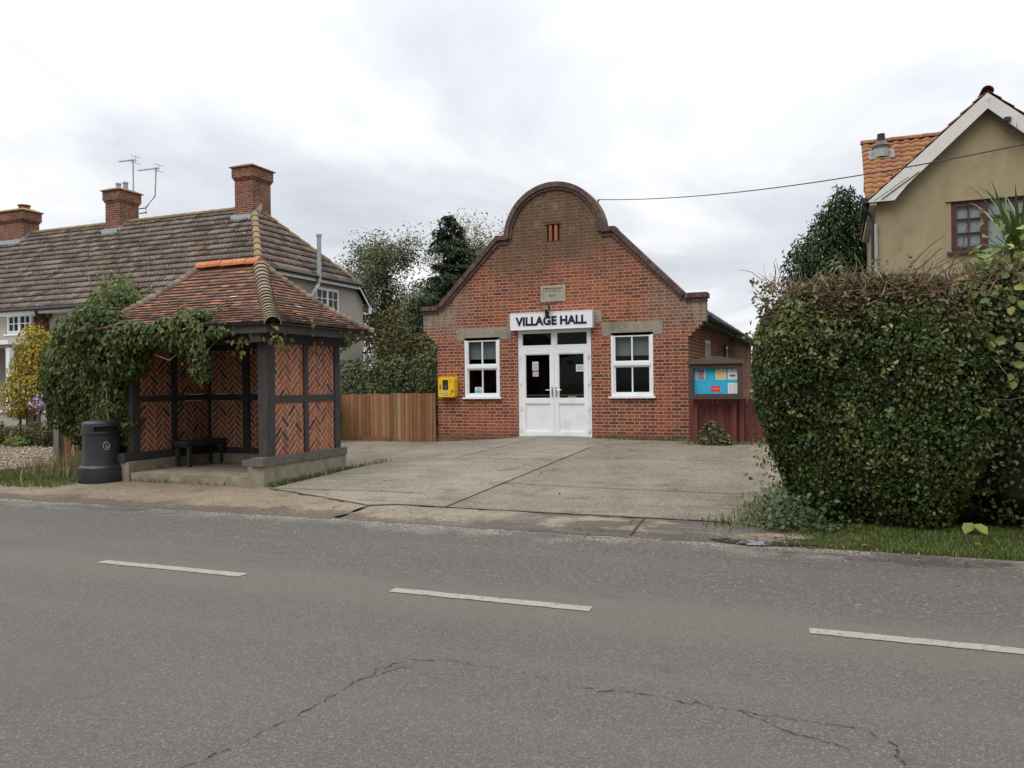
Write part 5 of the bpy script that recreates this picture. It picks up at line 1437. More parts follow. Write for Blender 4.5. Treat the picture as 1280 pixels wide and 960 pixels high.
casement(ter, TXp, 23.10, 24.55, 3.9, 5.08, 2, 1, 2, sill=False); casement(ter, TXp, 24.85, 25.42, 1.95, 2.42, 1, 1, 0); casement(ter, TXp, 21.2, 21.9, 4.2, 5.08, 1)
mb = MB(); mb.box(-28.2, -24.75, TF - 1.2, TF - .002, 3.08, 3.22); mb.build('porch_roof', M['upvc'], ter)
mb = MB(); mb.box(-28.1, -24.85, TF - 1.1, TF - .004, 2.98, 3.075); mb.build('porch_soffit', M['pebble'], ter)
for x in (-26.75, -24.9):
    mb = MB(); mb.box(x - .09, x + .09, TF - 1.1, TF - .95, .0, 2.975); mb.build('porch_post', M['upvc'], ter)
# flue pipe on the end wall
mb = MB(); mb.tube([(TX - .02, 22.45, 4.55), (TX + .22, 22.5, 4.62), (TX + .28, 22.75, 4.95), (TX + .28, 22.9, 5.15), (TX + .28, 22.93, 6.75)], .075, 12)
mb.tube([(TX + .28, 22.90, 5.15), (TX + .28, 22.905, 5.25)], .09, 12); mb.tube([(TX + .28, 22.93, 6.72), (TX + .28, 22.93, 6.80)], .095, 12)
mb.build('flue_pipe', M['galv'], ter)
# chimneys
def chimney(x0, x1, y0, y1, ztop, pots, px=.0):
    zb = 7.0; mb = MB()
    mb.box(x0, x1, y0, y1, zb, ztop - .62)
    mb.box(x0 - .035, x1 + .035, y0 - .035, y1 + .035, ztop - .62, ztop - .55); mb.box(x0 - .07, x1 + .07, y0 - .07, y1 + .07, ztop - .55, ztop - .20)
    o = mb.build('chimney', M['stack'], roofp)
    mb = MB(); k = .13; z = ztop - .20
    mb.box(x0 - k, x1 + k, y0 - k, y1 + k, z, z + .035)
    a = [(x0 - k, y0 - k, z + .035), (x1 + k, y0 - k, z + .035), (x1 + k, y1 + k, z + .035), (x0 - k, y1 + k, z + .035)]
    b = [(x0 + .12, y0 + .12, z + .15), (x1 - .12, y0 + .12, z + .15), (x1 - .12, y1 - .12, z + .15), (x0 + .12, y1 - .12, z + .15)]
    for i in range(4): mb.face([a[i], a[(i + 1) % 4], b[(i + 1) % 4], b[i]])
    mb.face(b); mb.build('chimney_cap', pmat('cap_mortar', (0.20, 0.12, 0.07), (0.25, 0.18, 0.09), 7, .9, .006, 40, dirt=(0.13, .10, .045)), o)
    for (fx, r, h) in pots:
        mb = MB(); xc = x0 + (x1 - x0) * fx; yc = (y0 + y1) / 2
        mb.lathe([(r, 0), (r, h * .8), (r * 1.2, h * .82), (r * 1.2, h), (r * .85, h), (r * .8, .02)], (xc, yc, z + .12), 14)
        mb.build('chimney_pot', M['hbrick'] if h < .2 and r > .15 else M['lead'], o)
    mb = MB()                                         # stepped lead flashing
    zf_ = lambda y: TRZ - TM * abs(TRY - y)
    mb.box(x0 - .03, x1 + .03, y0 - .16, y0 - .004, zf_(y0) - .12, zf_(y0) + .06)
    for i in range(5):
        y = y0 + (TRY - y0) * i / 5
        for xx in (x0 - .022, x1 + .003): mb.box(xx, xx + .019, y, y + (TRY - y0) / 5 + .02, zf_(y) - .05, zf_(y) + .17)
    for xx in (x0 - .12, x1 + .004): mb.box(xx, xx + .116, y0 - .1, y0 + .3, zf_(y0) - .1, zf_(y0) + .07)
    mb.build('flashing', M['lead'], o)
    return o
chimney(-19.32, -18.56, 22.25, 23.22, 9.42, [])
chimney(-25.47, -24.76, 22.28, 23.18, 9.24, [(.25, .09, .28), (.75, .09, .28)])
chimney(-31.45, -29.95, 22.28, 23.0, 8.95, [(.75, .20, .19)])
for (nm, lab, pth, bx, bz, bl) in (('aerial', 'television aerial on a straight mast, taller of the two by the middle chimney', [(-24.72, 22.9, 8.9), (-24.72, 22.9, 10.33)], -24.72, 10.3, .75),
                                   ('aerial', 'television aerial on a bent mast, lower of the two by the middle chimney', [(-24.45, 23.24, 8.30), (-24.45, 23.24, 8.55), (-24.05, 23.3, 8.95), (-23.98, 23.3, 10.05)], -23.98, 10.0, .95)):
    ar = thing(nm, lab, 'aerial', pth[0])
    mb = MB(); mb.tube(pth, .026, 6); mb.build('mast', M['galv'], ar)
    mb = MB(); yb = pth[-1][1] - .02; mb.tube([(bx + .15, yb, bz), (bx - bl + .15, yb - .1, bz - .02)], .018, 5)
    for i in range(9):
        f = i / 8; xx = bx + .1 - (bl - .1) * f; hl = .13 - .05 * f
        mb.tube([(xx, yb - .1 * f - hl, bz - .02 * f), (xx, yb - .1 * f + hl, bz - .02 * f)], .008, 4)
    for s in (-.12, .12): mb.tube([(bx + .15, yb - .22, bz + s), (bx + .15, yb + .22, bz + s)], .012, 4)
    mb.tube([(bx + .15, yb, bz - .13), (bx + .15, yb, bz + .13)], .012, 4)
    mb.build('antenna_boom', M['galv'], ar)
    if nm == 'aerial' and bx > -24.2:
        mb = MB()
        for z in (8.34, 8.52): mb.box(-24.78, -24.42, 23.205, 23.245, z - .015, z + .015)
        mb.build('bracket', M['black'], ar)

# ------------------------------------------------------------------ rendered house on the right
HW0, HW1, HF = .90, 5.24, 19.8
RXc, RZt = 3.07, 7.70
hs = thing('rendered_house', 'tan rendered house gable with peeling white bargeboards and brown window', 'house', (3.07, 22, .2))
mb = MB()
WN = rect(2.385, 4.10, 4.36, 5.455)
mb.plate([(HW0, -.1), (HW1, -.1), (HW1, 5.60), (RXc, 7.52), (HW0, 5.60)], [WN, rect(2.4, 4.1, 1.1, 2.5)], mpY(HF), -.28, 0)
mb.plate(rect(HF + .285, 26.6, -.1, 5.58), [], mpX(HW0 + .003), 0, .28); mb.plate(rect(HF + .285, 28.5, -.1, 5.58), [], mpX(HW1 - .283), -.28, 0)
mb.plate([(22.2, 5.585), (26.6, 5.585), (26.6, 7.35), (25.5, 8.25)], [], mpX(HW0 + .03), 0, .28)
mb.build('wall', M['render'], hs)
mb = MB(); mb.box(1.3, 4.9, HF + 1.0, HF + 1.05, .2, 5.4); mb.build('room_wall', M['room'], hs)
PANT = [0, .012, .034, .044, .034, .012]
m_ = (RZt - 5.62) / (RXc - .74)
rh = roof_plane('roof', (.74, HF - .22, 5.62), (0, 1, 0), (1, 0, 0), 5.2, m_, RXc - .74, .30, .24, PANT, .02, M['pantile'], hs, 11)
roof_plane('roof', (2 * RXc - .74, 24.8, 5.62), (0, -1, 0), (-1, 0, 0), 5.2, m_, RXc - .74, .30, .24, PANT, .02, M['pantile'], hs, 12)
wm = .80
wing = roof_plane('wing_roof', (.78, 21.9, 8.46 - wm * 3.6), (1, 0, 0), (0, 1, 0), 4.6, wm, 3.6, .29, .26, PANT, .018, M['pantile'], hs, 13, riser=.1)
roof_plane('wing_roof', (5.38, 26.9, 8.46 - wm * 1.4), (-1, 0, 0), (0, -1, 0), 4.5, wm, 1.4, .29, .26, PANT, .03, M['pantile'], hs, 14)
mb = MB()
y = HF - .24
while y < 24.4:
    half_tube(mb, (RXc, y, RZt + .0), (RXc, y + .42, RZt - .01), .125, .125, .1 + .3 * random.random(), 8); y += .40
mb.build('ridge_tile', M['pantile'], hs); mb = MB(); x = .76
while x < 5.2:
    half_tube(mb, (x, 25.5, 8.46), (x + .42, 25.5, 8.45), .12, .12, .2 + .5 * random.random(), 8); x += .40
mb.build('ridge_tile', M['pantile'], hs)
mb = MB(); mb.face([(.74, HF - .2, 5.60), (RXc, HF - .2, RZt - .03), (RXc, 24.5, RZt - .03), (.74, 24.5, 5.60)]); mb.face([(2 * RXc - .74, HF - .2, 5.60), (RXc, HF - .2, RZt - .03), (RXc, 24.5, RZt - .03), (2 * RXc - .74, 24.5, 5.60)])
mb.face([(.8, 21.9, 5.55), (5.3, 21.9, 5.55), (5.3, 25.5, 8.43), (.8, 25.5, 8.43)]); mb.face([(.9, 26.9, 7.30), (5.3, 26.9, 7.30), (5.3, 25.5, 8.43), (.9, 25.5, 8.43)])
mb.build('roof_felt', M['dark'], hs)
# bargeboards with broad cut ends
m, t, b = newmat('peeling_white')
p = t.pos(); nz_ = t.noise(t.vm('MULTIPLY', p, (1, 1, 1)), 7, 7, .75)
t.put(b.inputs['Base Color'], t.mix(t.step(nz_, .60, .66), t.mix(t.noise(p, 3, 4), (.70, .69, .66), (.56, .55, .51)), (.17, .145, .115))); b.inputs['Roughness'].default_value = .6
M['peel'] = m
for s in (1, -1):
    mb = MB(); q = [(.70, 5.56), (RXc, RZt - .03), (RXc, RZt - .36), (1.52, 5.88), (1.26, 5.56)]
    q = [(RXc + s * (u - RXc), v) for u, v in q]
    mb.plate(q, [], mpY(HF), .195, .235); mb.build('bargeboard', M['peel'], hs)
mb = MB(); mb.bar((1.0, HF - .237, 5.60), (1.75, HF - .237, 6.13), .03, .012); mb.bar((.85, HF - .237, 5.585), (1.55, HF - .237, 6.05), .012, .004); mb.build('board_split', M['dark'], hs)
mb = MB()
for s in (1, -1):
    mb.face([(RXc + s * (.72 - RXc), HF - .19, 5.59), (RXc, HF - .19, RZt - .05), (RXc, HF + .0, RZt - .05), (RXc + s * (.72 - RXc), HF, 5.59)])
    mb.box(RXc + s * (.76 - RXc), RXc + s * (HW0 - RXc), HF - .19, HF + 5, 5.50, 5.555)
mb.build('soffit', M['whitepaint'], hs)
mb = MB(); mb.tube([(.66, HF - .26, 5.60), (.66, HF + 2.1, 5.56)], .065, 10); mb.tube([(.66, HF - .10, 5.56), (.68, HF - .10, 5.42), (.78, HF - .06, 5.30), (.82, HF - .06, 5.18), (.82, HF - .06, .2)], .042, 8)
mb.build('gutter', M['black'], hs)
mb = MB(); mb.tube([(.88, HF - .05, 5.1), (.88, HF - .05, .2)], .05, 8); mb.build('downpipe', M['galv'], hs)
HP = ('Y', HF)
mb = MB(); frame_bars(mb, HP, 2.385, 4.10, 4.36, 5.455, .06, -.10, -.02); mb.pbox(HP, 3.0, 3.09, 4.42, 5.395, -.095, -.02)
frame_bars(mb, HP, 2.447, 2.998, 4.422, 5.393, .05, -.08, -.01, (2.722,), (4.76, 5.07), .026)
mb.pbox(HP, 3.09, 4.04, 5.06, 5.11, -.09, -.022); mb.pbox(HP, 3.55, 3.60, 4.42, 5.058, -.09, -.025); mb.pbox(HP, 3.56, 3.59, 5.112, 5.393, -.09, -.025)
w = mb.build('window', M['brown'], hs)
mb = MB(); mb.pbox(HP, 2.43, 4.06, 4.40, 5.41, -.062, -.058); mb.build('pane', M['glass'], w)
mb = MB(); mb.pbox(HP, 2.44, 4.05, 4.41, 5.40, -.088, -.082); mb.build('net_curtain', M['net'], w)
mb = MB(); mb.pbox(HP, 2.30, 4.2, 4.30, 4.357, -.1, .06); mb.build('window_sill', M['brown'], w)
mb = MB(); mb.pbox(HP, 2.28, 4.22, 5.458, 5.49, 0.002, .04); mb.build('drip_mould', M['render'], w)
casement(hs, HP, 2.4, 4.1, 1.1, 2.5, 3, 0, 0, 'brown', curtain='net')
mb = MB(); mb.tube([(3.42, HF - .24, 7.02), (3.42, HF - .32, 7.02)], .03, 8); mb.box(3.36, 3.48, HF - .30, HF - .236, 7.0, 7.09)
c0 = Vector((3.46, HF - .28, 6.88))
mb.tube([c0 + Vector((.13 * math.cos(a), 0, .15 * math.sin(a) + .02)) for a in np.linspace(1.2, 6.6, 16)], .006, 5)
mb.build('cable_bracket', M['black'], hs)
# vent cowl on the wing roof
vy = 24.78; vx = 1.27; vz = 8.46 - wm * (25.5 - vy)
mb = MB(); mb.obox((vx, vy, vz + .05), (.34, 0, 0), (0, .22, .176), (0, -.005, .006)); o = mb.build('flashing', pmat('old_lead', (0.20, 0.20, 0.19), (0.14, 0.135, 0.125), 12, .7, dirt=(.25, .2, .12)), wing)
mb = MB(); mb.lathe([(.20, -.1), (.20, .14), (.23, .19), (.13, .34), (.09, .38), (.09, .54), (.0, .54)], (vx, vy - .02, vz + .05), 18); mb.build('vent_cowl', M['galv'], wing, True)
mb = MB(); mb.lathe([(.245, .175), (.245, .21), (.11, .36), (.10, .53), (.105, .555), (0, .56)], (vx, vy - .02, vz + .055), 18); mb.build('cowl_cap', M['black'], wing, True)

# overhead cable from the hall towards the road
mb = MB(); A = Vector((-4.968, 17.75, 5.80)); B = Vector((4.6, 9.6, 4.42)); pts = []
for i in range(41):
    f = i / 40; p = A.lerp(B, f); p.z -= .38 * 4 * f * (1 - f) * .9; pts.append(p)
for i in range(1, 12): pts.append(B + (pts[40] - pts[39]) * i * 4)
mb.tube(pts[:41], .009, 6); mb.tube([A, (-5.4, 18.2, 5.35)], .02, 6)
tag(mb.build('overhead_cable', M['black']), 'thin black cable slung from the hall gable across the tan house', 'cable')
# ------------------------------------------------------------------ vegetation
def taper(P, cx, cy, k=.16, z0=.15, z1=1.5):
    f = np.clip((P[:, 2] - z0) / (z1 - z0), 0, 1); f = f * f * (3 - 2 * f); s = (1 - k) + k * f
    P = P.copy(); P[:, 0] = cx + (P[:, 0] - cx) * s; P[:, 1] = cy + (P[:, 1] - cy) * (s * .5 + .5); return P
def twigs(name, starts, dirs, Ls, r, mat, parent, kinks=4, j=.25):
    mb = MB()
    for s, d, l in zip(starts, dirs, Ls):
        p = Vector(s); d = Vector(d).normalized(); pts = [p]
        for i in range(kinks):
            d = (d + Vector((random.gauss(0, j), random.gauss(0, j), random.gauss(0, j * .6)))).normalized(); p = p + d * l / kinks; pts.append(p)
        rr = r * random.uniform(.6, 1.4)
        mb.tube(pts, [rr * (1 - .6 * i / kinks) for i in range(kinks + 1)], 5, min(1, max(0, random.gauss(.45, .25))))
    return mb.build(name, mat, parent)

# clipped hedge right of the forecourt
hA = thing('hedge', 'dense dark green clipped hedge with brown cut twigs on top, beside the forecourt', 'hedge', (.2, 10, 0))
cA, rA = (.36, 10.0, 1.33), (1.20, 1.08, 1.40)
P, G = superell(150000, cA, rA, 3.3, .085, .035, 3.2, 21, .06)
P = P + G * (.10 * sines(P, 2.6, 77) + .065 * sines(P, 8.0, 78))[:, None]
P = np.where((P[:, 0] < .35)[:, None], taper(P, .35, 10, .19), P)
lowgap = (P[:, 2] < .35) & (RNG.uniform(0, 1, len(P)) < .55)
hole = (sines(P, 8.0, 8) < -.85) | (sines(P, 15.0, 81) < -1.15)
top = RNG.uniform(0, 1, len(P)) < np.clip((P[:, 2] + .12 * sines(P, 3, 2) - 2.1) / .5, 0, 1)
ok = ~lowgap & ~(hole & (RNG.uniform(0, 1, len(P)) < .8)) & ~(top & (RNG.uniform(0, 1, len(P)) < .72))
P, G = P[ok], G[ok]
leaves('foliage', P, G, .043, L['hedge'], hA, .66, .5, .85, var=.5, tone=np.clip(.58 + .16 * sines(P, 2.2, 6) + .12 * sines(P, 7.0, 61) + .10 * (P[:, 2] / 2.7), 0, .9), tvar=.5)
P, G = superell(36000, cA, (rA[0] + .02, rA[1] + .02, rA[2] + .03), 3.3, .10, .05, 3.2, 21, 1.7)
P = P[RNG.uniform(0, 1, len(P)) < np.clip((P[:, 2] + .12 * sines(P, 3, 2) - 2.05) / .5, .02, 1)]; G = np.tile([0, -.3, 1.], (len(P), 1))
leaves('clipped_foliage', P, G, .05, L['deadleaf'], hA, .6, .3, .8, tvar=.7)
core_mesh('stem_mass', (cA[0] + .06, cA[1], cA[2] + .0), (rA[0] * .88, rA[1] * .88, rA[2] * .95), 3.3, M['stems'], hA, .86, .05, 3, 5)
n = 380
S = np.stack([RNG.uniform(-.72, 1.9, n), 8.98 + RNG.exponential(.45, n), RNG.uniform(2.45, 2.70, n)], 1)
twigs('twigs', S, np.stack([RNG.normal(0, .6, n), RNG.normal(-.15, .5, n), RNG.uniform(.2, 1.0, n)], 1), RNG.uniform(.08, .34, n), .0045, M['twig'], hA)
n = 60
mb = MB()
for i in range(n):                                    # thick sawn stubs
    x, y = random.uniform(-.6, 1.4), 9.2 + random.expovariate(1.6); z = random.uniform(2.5, 2.66)
    mb.tube([(x, y, z - .08), (x + random.gauss(0, .07), y + random.gauss(0, .05), z + random.uniform(.05, .16))], random.uniform(.004, .011), 6, random.uniform(.3, .95))
mb.build('cut_stubs', M['twig'], hA)
n = 10
twigs('long_twigs', np.stack([RNG.uniform(.3, 1.5, n), RNG.uniform(9.1, 9.8, n), np.full(n, 2.55)], 1), np.stack([RNG.uniform(.2, 1, n), RNG.normal(0, .3, n), RNG.uniform(.2, .8, n)], 1), RNG.uniform(.5, 1.0, n), .007, M['twig'], hA, 6, .22)
P0, G0 = superell(130, cA, (rA[0] + .02, rA[1] + .03, rA[2]), 3.3, .01, .035, 3.2, 21, .3)
P0 = np.where((P0[:, 0] < .35)[:, None], taper(P0, .35, 10, .19), P0)
PP = []
for p_, g_ in zip(P0, G0):
    d_ = g_ + np.array([0, 0, .9]) + RNG.normal(0, .35, 3); d_ = d_ / np.linalg.norm(d_); f_ = RNG.uniform(.0, .26, 11)
    PP.append(p_ + d_ * f_[:, None] + RNG.normal(0, .018, (11, 3)))
P = np.concatenate(PP); leaves('sprigs', P, np.repeat(G0, 11, axis=0) + np.array([0, -.2, .5]), .05, L['hedge'], hA, .62, .2, .6, tone=np.full(len(P), .8), tvar=.4)
# loose sprigs sticking out at the left top corner and trailing ivy at the foot
P = np.stack([RNG.normal(-.72, .07, 420), RNG.uniform(9.1, 10.4, 420), RNG.uniform(2.0, 2.75, 420)], 1)
leaves('sprigs', P, np.tile([-1, -.4, .2], (420, 1)), .05, L['deadleaf'], hA, .6, .3, .9, tvar=.5)
P = np.stack([RNG.normal(-.42, .22, 1500), RNG.uniform(8.75, 10.2, 1500), RNG.exponential(.10, 1500) + .05], 1)
leaves('trailing_ivy', P, np.tile([-.2, -.6, 1.], (1500, 1)), .05, L['hedge'], hA, .85, .2, .5)

# looser shrub with yellowing climber, right edge
hB = thing('shrub', 'loose brown twigged shrub with yellowing lime leaves at right edge', 'shrub', (3, 10.6, 0))
cB, rB = (2.95, 10.42, 1.32), (2.15, 1.30, 1.42)
P, G = superell(110000, cB, rB, 4.0, .10, .06, 2.6, 31, .08)
vis = (sines(P, 3.1, 9) - .45 * (P[:, 2] > 1.5) * (P[:, 0] > 1.1)) > -.75
low = P[:, 2] < .55 + .2 * sines(P, 2, 4)
ok = (vis | (RNG.uniform(0, 1, len(P)) < .25)) & ~(low & (RNG.uniform(0, 1, len(P)) < .8))
P, G = P[ok], G[ok]
leaves('foliage', P, G, .047, L['hedge'], hB, .7, .5, .6, tone=np.clip(.52 + .18 * sines(P, 2.0, 16), 0, .9), tvar=.5)
P, G = superell(20000, cB, (rB[0] - .02, rB[1] - .01, rB[2] - .0), 4.0, .12, .06, 2.6, 31, 1.4)
leaves('brown_foliage', P, G, .045, L['deadleaf'], hB, .6, .5, .9, tvar=.6)
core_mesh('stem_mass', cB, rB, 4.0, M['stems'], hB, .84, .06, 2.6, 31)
n = 420
P, G = superell(n, cB, rB, 4.0, .05, .05, 2.6, 31, 1.2)
twigs('twigs', P, G + RNG.normal(0, .8, G.shape) + np.array([0, -.2, .3]), RNG.uniform(.15, .55, len(P)), .005, M['twig'], hB, 5, .35)
P, G = superell(5200, cB, (rB[0] + .05, rB[1] + .06, rB[2] + .06), 4.0, .06, .06, 2.6, 31, 1.1)
ok = (sines(P, 2.4, 44) > -.35) & (P[:, 2] > 1.45 + .3 * sines(P, 1.7, 3))
leaves('lime_foliage', P[ok], G[ok] + np.array([0, -.4, .5]), .085, L['lime'], hB, .8, .4, .5, tvar=.55)
n = 500
P = np.stack([RNG.uniform(1.35, 3.2, n), RNG.normal(9.7, .25, n), 2.74 + RNG.exponential(.10, n)], 1)
leaves('top_leaves', P, np.tile([0, -.5, 1.], (n, 1)), .09, L['lime'], hB, .8, .3, .6, tvar=.5)
# a fallen big leaf on the verge
tag(leaves('large_leaf', np.array([[1.22, 9.12, .10], [1.32, 9.1, .10]]), np.array([[-.3, -.7, .7], [.4, -.6, .7]]), .16, L['lime'], None, .75, .3, .1, 0, tone=np.array([.75, .85]), tvar=0), 'large yellow green leaf lying on the grass below the hedge', 'leaf')

# sword leaved plant behind the shrub
cd = thing('cordyline', 'green spiky cordyline with sword leaves in front of the brown window', 'plant', (2.5, 13, .2))
mb = MB(); rd = random.Random(4); C0 = Vector((2.40, 13.0, 3.12))
for i in range(120):
    a = rd.uniform(0, 2 * PI); el = rd.uniform(-.15, 1.45); Lf = rd.uniform(.9, 1.5); w = rd.uniform(.026, .042); tn = rd.random()
    d = Vector((math.cos(a) * math.cos(el), math.sin(a) * math.cos(el), math.sin(el))); s = d.cross(Vector((0, 0, 1))).normalized()
    c = C0 + Vector((rd.gauss(0, .05), rd.gauss(0, .05), rd.uniform(-.2, .15))); prev = None; p = c; k = 7; bend = rd.uniform(.03, .16)
    for j in range(k + 1):
        f = j / k; ww = w * (.6 + 1.0 * f if f < .35 else 1.0 - (f - .35) / .65 * .95)
        n_ = s.cross(d).normalized()
        cur = (p - s * ww + n_ * ww * .25, p.copy(), p + s * ww + n_ * ww * .25)
        if prev: mb.face([prev[0], prev[1], cur[1], cur[0]], tn); mb.face([prev[1], prev[2], cur[2], cur[1]], tn)
        prev = cur; d = (d + Vector((0, 0, -bend * (1 + f)))).normalized(); p = p + d * Lf / k
mb.build('sword_leaves', L['sword'], cd)
mb = MB(); mb.tube([(2.5, 13, .1), (2.47, 13, 1.5), (2.5, 13, 3.1)], [.11, .09, .08], 10); mb.build('trunk', M['bark'], cd)

# creeper over the shelter
iv = thing('creeper', 'big green creeper smothering the left end of the bus shelter', 'creeper', (-12.9, 11.3, 0))
B_ = [(-12.85, 11.35, 1.75, 1.55, .85, 1.35), (-13.4, 11.3, 1.9, .98, .75, 1.15), (-12.3, 11.3, 2.5, 1.0, .9, .85), (-12.5, 11.4, 3.0, .55, .5, .55), (-13.3, 11.4, 2.75, .7, .6, .55),
      (-12.0, 10.9, 1.3, .75, .7, 1.2), (-11.5, 10.25, 2.25, .75, .42, .55), (-11.05, 10.0, 2.25, .6, .25, .48), (-11.45, 10.3, 1.2, .35, .4, .75), (-12.55, 11.1, .8, .8, .5, .6), (-11.75, 10.1, 2.72, .6, .32, .3), (-12.05, 10.8, 3.0, .5, .6, .42), (-11.85, 9.95, 2.5, .42, .24, .34)]
P, G = blobs(46000, B_, .11, .16, 2.9, 50, .80, .05)
P = P + G * (.07 * sines(P, 5.5, 91) + .045 * sines(P, 12.0, 92))[:, None]
# nothing grows through the shelter's inside
ok = ~((P[:, 0] > -11.05) & (P[:, 1] > 10.25) & (P[:, 2] < 2.5))
P, G = P[ok], G[ok]; G = G + np.array([0, -.35, .25])
hole = (sines(P, 6.0, 93) < -1.0) & (RNG.uniform(0, 1, len(P)) < .7); P, G = P[~hole], G[~hole]
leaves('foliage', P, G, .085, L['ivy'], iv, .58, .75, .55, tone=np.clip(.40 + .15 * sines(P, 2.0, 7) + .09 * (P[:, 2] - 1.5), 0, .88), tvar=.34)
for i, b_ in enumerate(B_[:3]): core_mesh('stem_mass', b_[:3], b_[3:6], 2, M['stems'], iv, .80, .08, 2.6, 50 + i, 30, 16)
B2 = [(-10.6, 9.82, 2.42, .55, .13, .24), (-10.0, 9.83, 2.48, .5, .12, .24), (-9.55, 9.84, 2.42, .36, .13, .32), (-9.28, 9.84, 2.1, .17, .12, .42), (-9.22, 9.86, 1.82, .11, .09, .22), (-9.55, 10.0, 2.74, .3, .2, .14), (-9.0, 9.9, 2.44, .2, .1, .12)]
P, G = blobs(3800, B2, .05, .15, 4, 70, .7, 1.2); G = G + np.array([0, -.6, .3])
leaves('eave_foliage', P, G, .085, L['ivy'], iv, .6, .9, .45, tvar=.4)
sp = [(-8.72, 9.88, 2.42), (-8.55, 9.9, 2.30), (-8.5, 9.95, 2.18), (-7.93, 9.9, 2.42), (-7.9, 10.0, 2.34), (-7.88, 10.9, 2.50), (-7.88, 11.75, 2.45), (-7.95, 11.9, 2.32), (-8.15, 11.3, 2.3), (-7.9, 12.2, 2.42), (-9.9, 10.15, 2.80), (-9.2, 10.2, 2.85), (-8.05, 10.5, 2.35)]
P = np.concatenate([np.array(s) + RNG.normal(0, .075, (13, 3)) for s in sp]); leaves('sprigs', P, np.tile([.5, -.8, .3], (len(P), 1)), .075, L['ivy'], iv, .55, .8, .6, tone=np.full(len(P), .7), tvar=.5)
P = np.concatenate([np.array([-12.35, 11.0, 3.55]) + RNG.normal(0, (.22, .15, .16), (260, 3)), np.array([-12.1, 10.9, 3.15]) + RNG.normal(0, (.4, .2, .2), (300, 3))])
leaves('top_sprigs', P, np.tile([0, -.5, .6], (len(P), 1)), .06, L['lime'], iv, .55, .3, .8, tone=np.full(len(P), .25), tvar=.6)
mb = MB()
for pts in ([(-11.42, 9.98, 1.65), (-11.38, 9.92, 1.3), (-11.30, 9.93, .95), (-11.25, 10.0, .7)], [(-11.7, 10.1, 1.7), (-11.5, 9.95, 1.9), (-11.2, 9.9, 2.1)], [(-10.3, 9.92, 2.15), (-9.95, 9.9, 2.05), (-9.7, 9.9, 2.2)]):
    mb = MB(); mb.tube(pts, .010, 5, .8); mb.build('vine_stem', M['twig'], iv)

# trees beyond
def tree(name, label, seed, base, h, r0, mat, n, size, sig, levels=3, spread=.5, kids=5, first=.3, cat='tree', group=None, lean=(0, 0), aspect=.6, extra=None, tvar=.5):
    tr = thing(name, label, cat, base, group)
    mb, tips = grow(seed, base, h, r0, levels, spread, kids, lean, first)
    mb.build('trunk', M['bark'], tr)
    idx = RNG.integers(0, len(tips), n); P = tips[idx] + RNG.normal(0, sig, (n, 3))
    if extra is not None: P = np.concatenate([P, extra])
    P = P[P[:, 2] > .4]
    c = np.array(base) + np.array([0, 0, h * .6]); G = nrm(P - c) + np.array([0, 0, .4])
    leaves('crown', P, G, size, mat, tr, aspect, .3, .8, tone=np.clip(.45 + .16 * sines(P, .9, seed), 0, 1), tvar=tvar)
    return tr
tree('poplar_tree', 'grey green poplar with upright wispy top behind the grey house', 5, (-24.3, 39, .2), 7.6, .22, L['poplar'], 17000, .14, .36, 3, .45, 6, .1)
tree('poplar_tree', 'low leafy green tree between the poplar and dark conifer', 15, (-20.9, 38, .2), 4.7, .18, L['poplar'], 12000, .14, .40, 3, .5, 6, .1)
tree('pale_tree', 'pale thin leaved tree showing left of the dark conifer', 8, (-22.0, 44, .2), 7.7, .2, L['birch'], 6500, .12, .34, 3, .46, 6, .2)
tree('pale_tree', 'pale thin leaved tree between the dark conifer and hall gable', 10, (-18.6, 43, .2), 8.4, .2, L['birch'], 7000, .12, .34, 3, .46, 6, .2)
# spruce
def spruce(name, label, base, h, R, n_wh, mat, seed, size=.22, per=150):
    tr = thing(name, label, 'tree', base); rd = random.Random(seed); mb = MB()
    b = Vector(base); mb.tube([b, b + Vector((0, 0, h * .5)), b + Vector((0, 0, h * .98))], [.16, .1, .02], 8, .3)
    PP, GG = [], []
    for w in range(n_wh):
        f = .06 + .94 * w / n_wh; z = h * f; rr = R * (1 - f) ** .72 * rd.uniform(.75, 1.15) + .08
        for k in range(8 if f < .8 else 6):
            a = rd.uniform(0, 2 * PI); l = rr * rd.uniform(.4, 1.4); m_ = max(6, int(per * l / R))
            d = Vector((math.cos(a), math.sin(a), 0)); p0 = b + Vector((0, 0, z)); p1 = p0 + d * l + Vector((0, 0, l * rd.uniform(-.28, .12)))
            mb.tube([p0, p0.lerp(p1, .5) + Vector((0, 0, -.04)), p1], [.025, .015, .006], 4, .3)
            t_ = RNG.uniform(.12, 1.02, m_) ** .8; s = np.array([-d.y, d.x, 0.])
            q = np.array(p0)[None] + (np.array(p1 - p0))[None] * t_[:, None]
            q = q + s[None] * (RNG.normal(0, .17, m_) * (1.1 - .6 * t_) * (.5 + l))[:, None] * .7 + RNG.normal(0, .05, (m_, 3)) - np.array([0, 0, 1.])[None] * RNG.exponential(.09, m_)[:, None]
            PP.append(q); GG.append(np.tile(np.array(d) * .5 + np.array([0, 0, .8]), (m_, 1)))
    P = np.concatenate(PP); G = np.concatenate(GG)
    mb.build('trunk', M['bark'], tr)
    leaves('crown', P, G, size, mat, tr, .38, .6, .5, tone=np.clip(.42 + .2 * sines(P, 1.6, seed), 0, 1), tvar=.45)
spruce('conifer_tree', 'dark green pointed conifer standing left of the hall gable', (-15.0, 30.5, .2), 8.75, 3.0, 32, L['conifer'], 3, .17, 280)
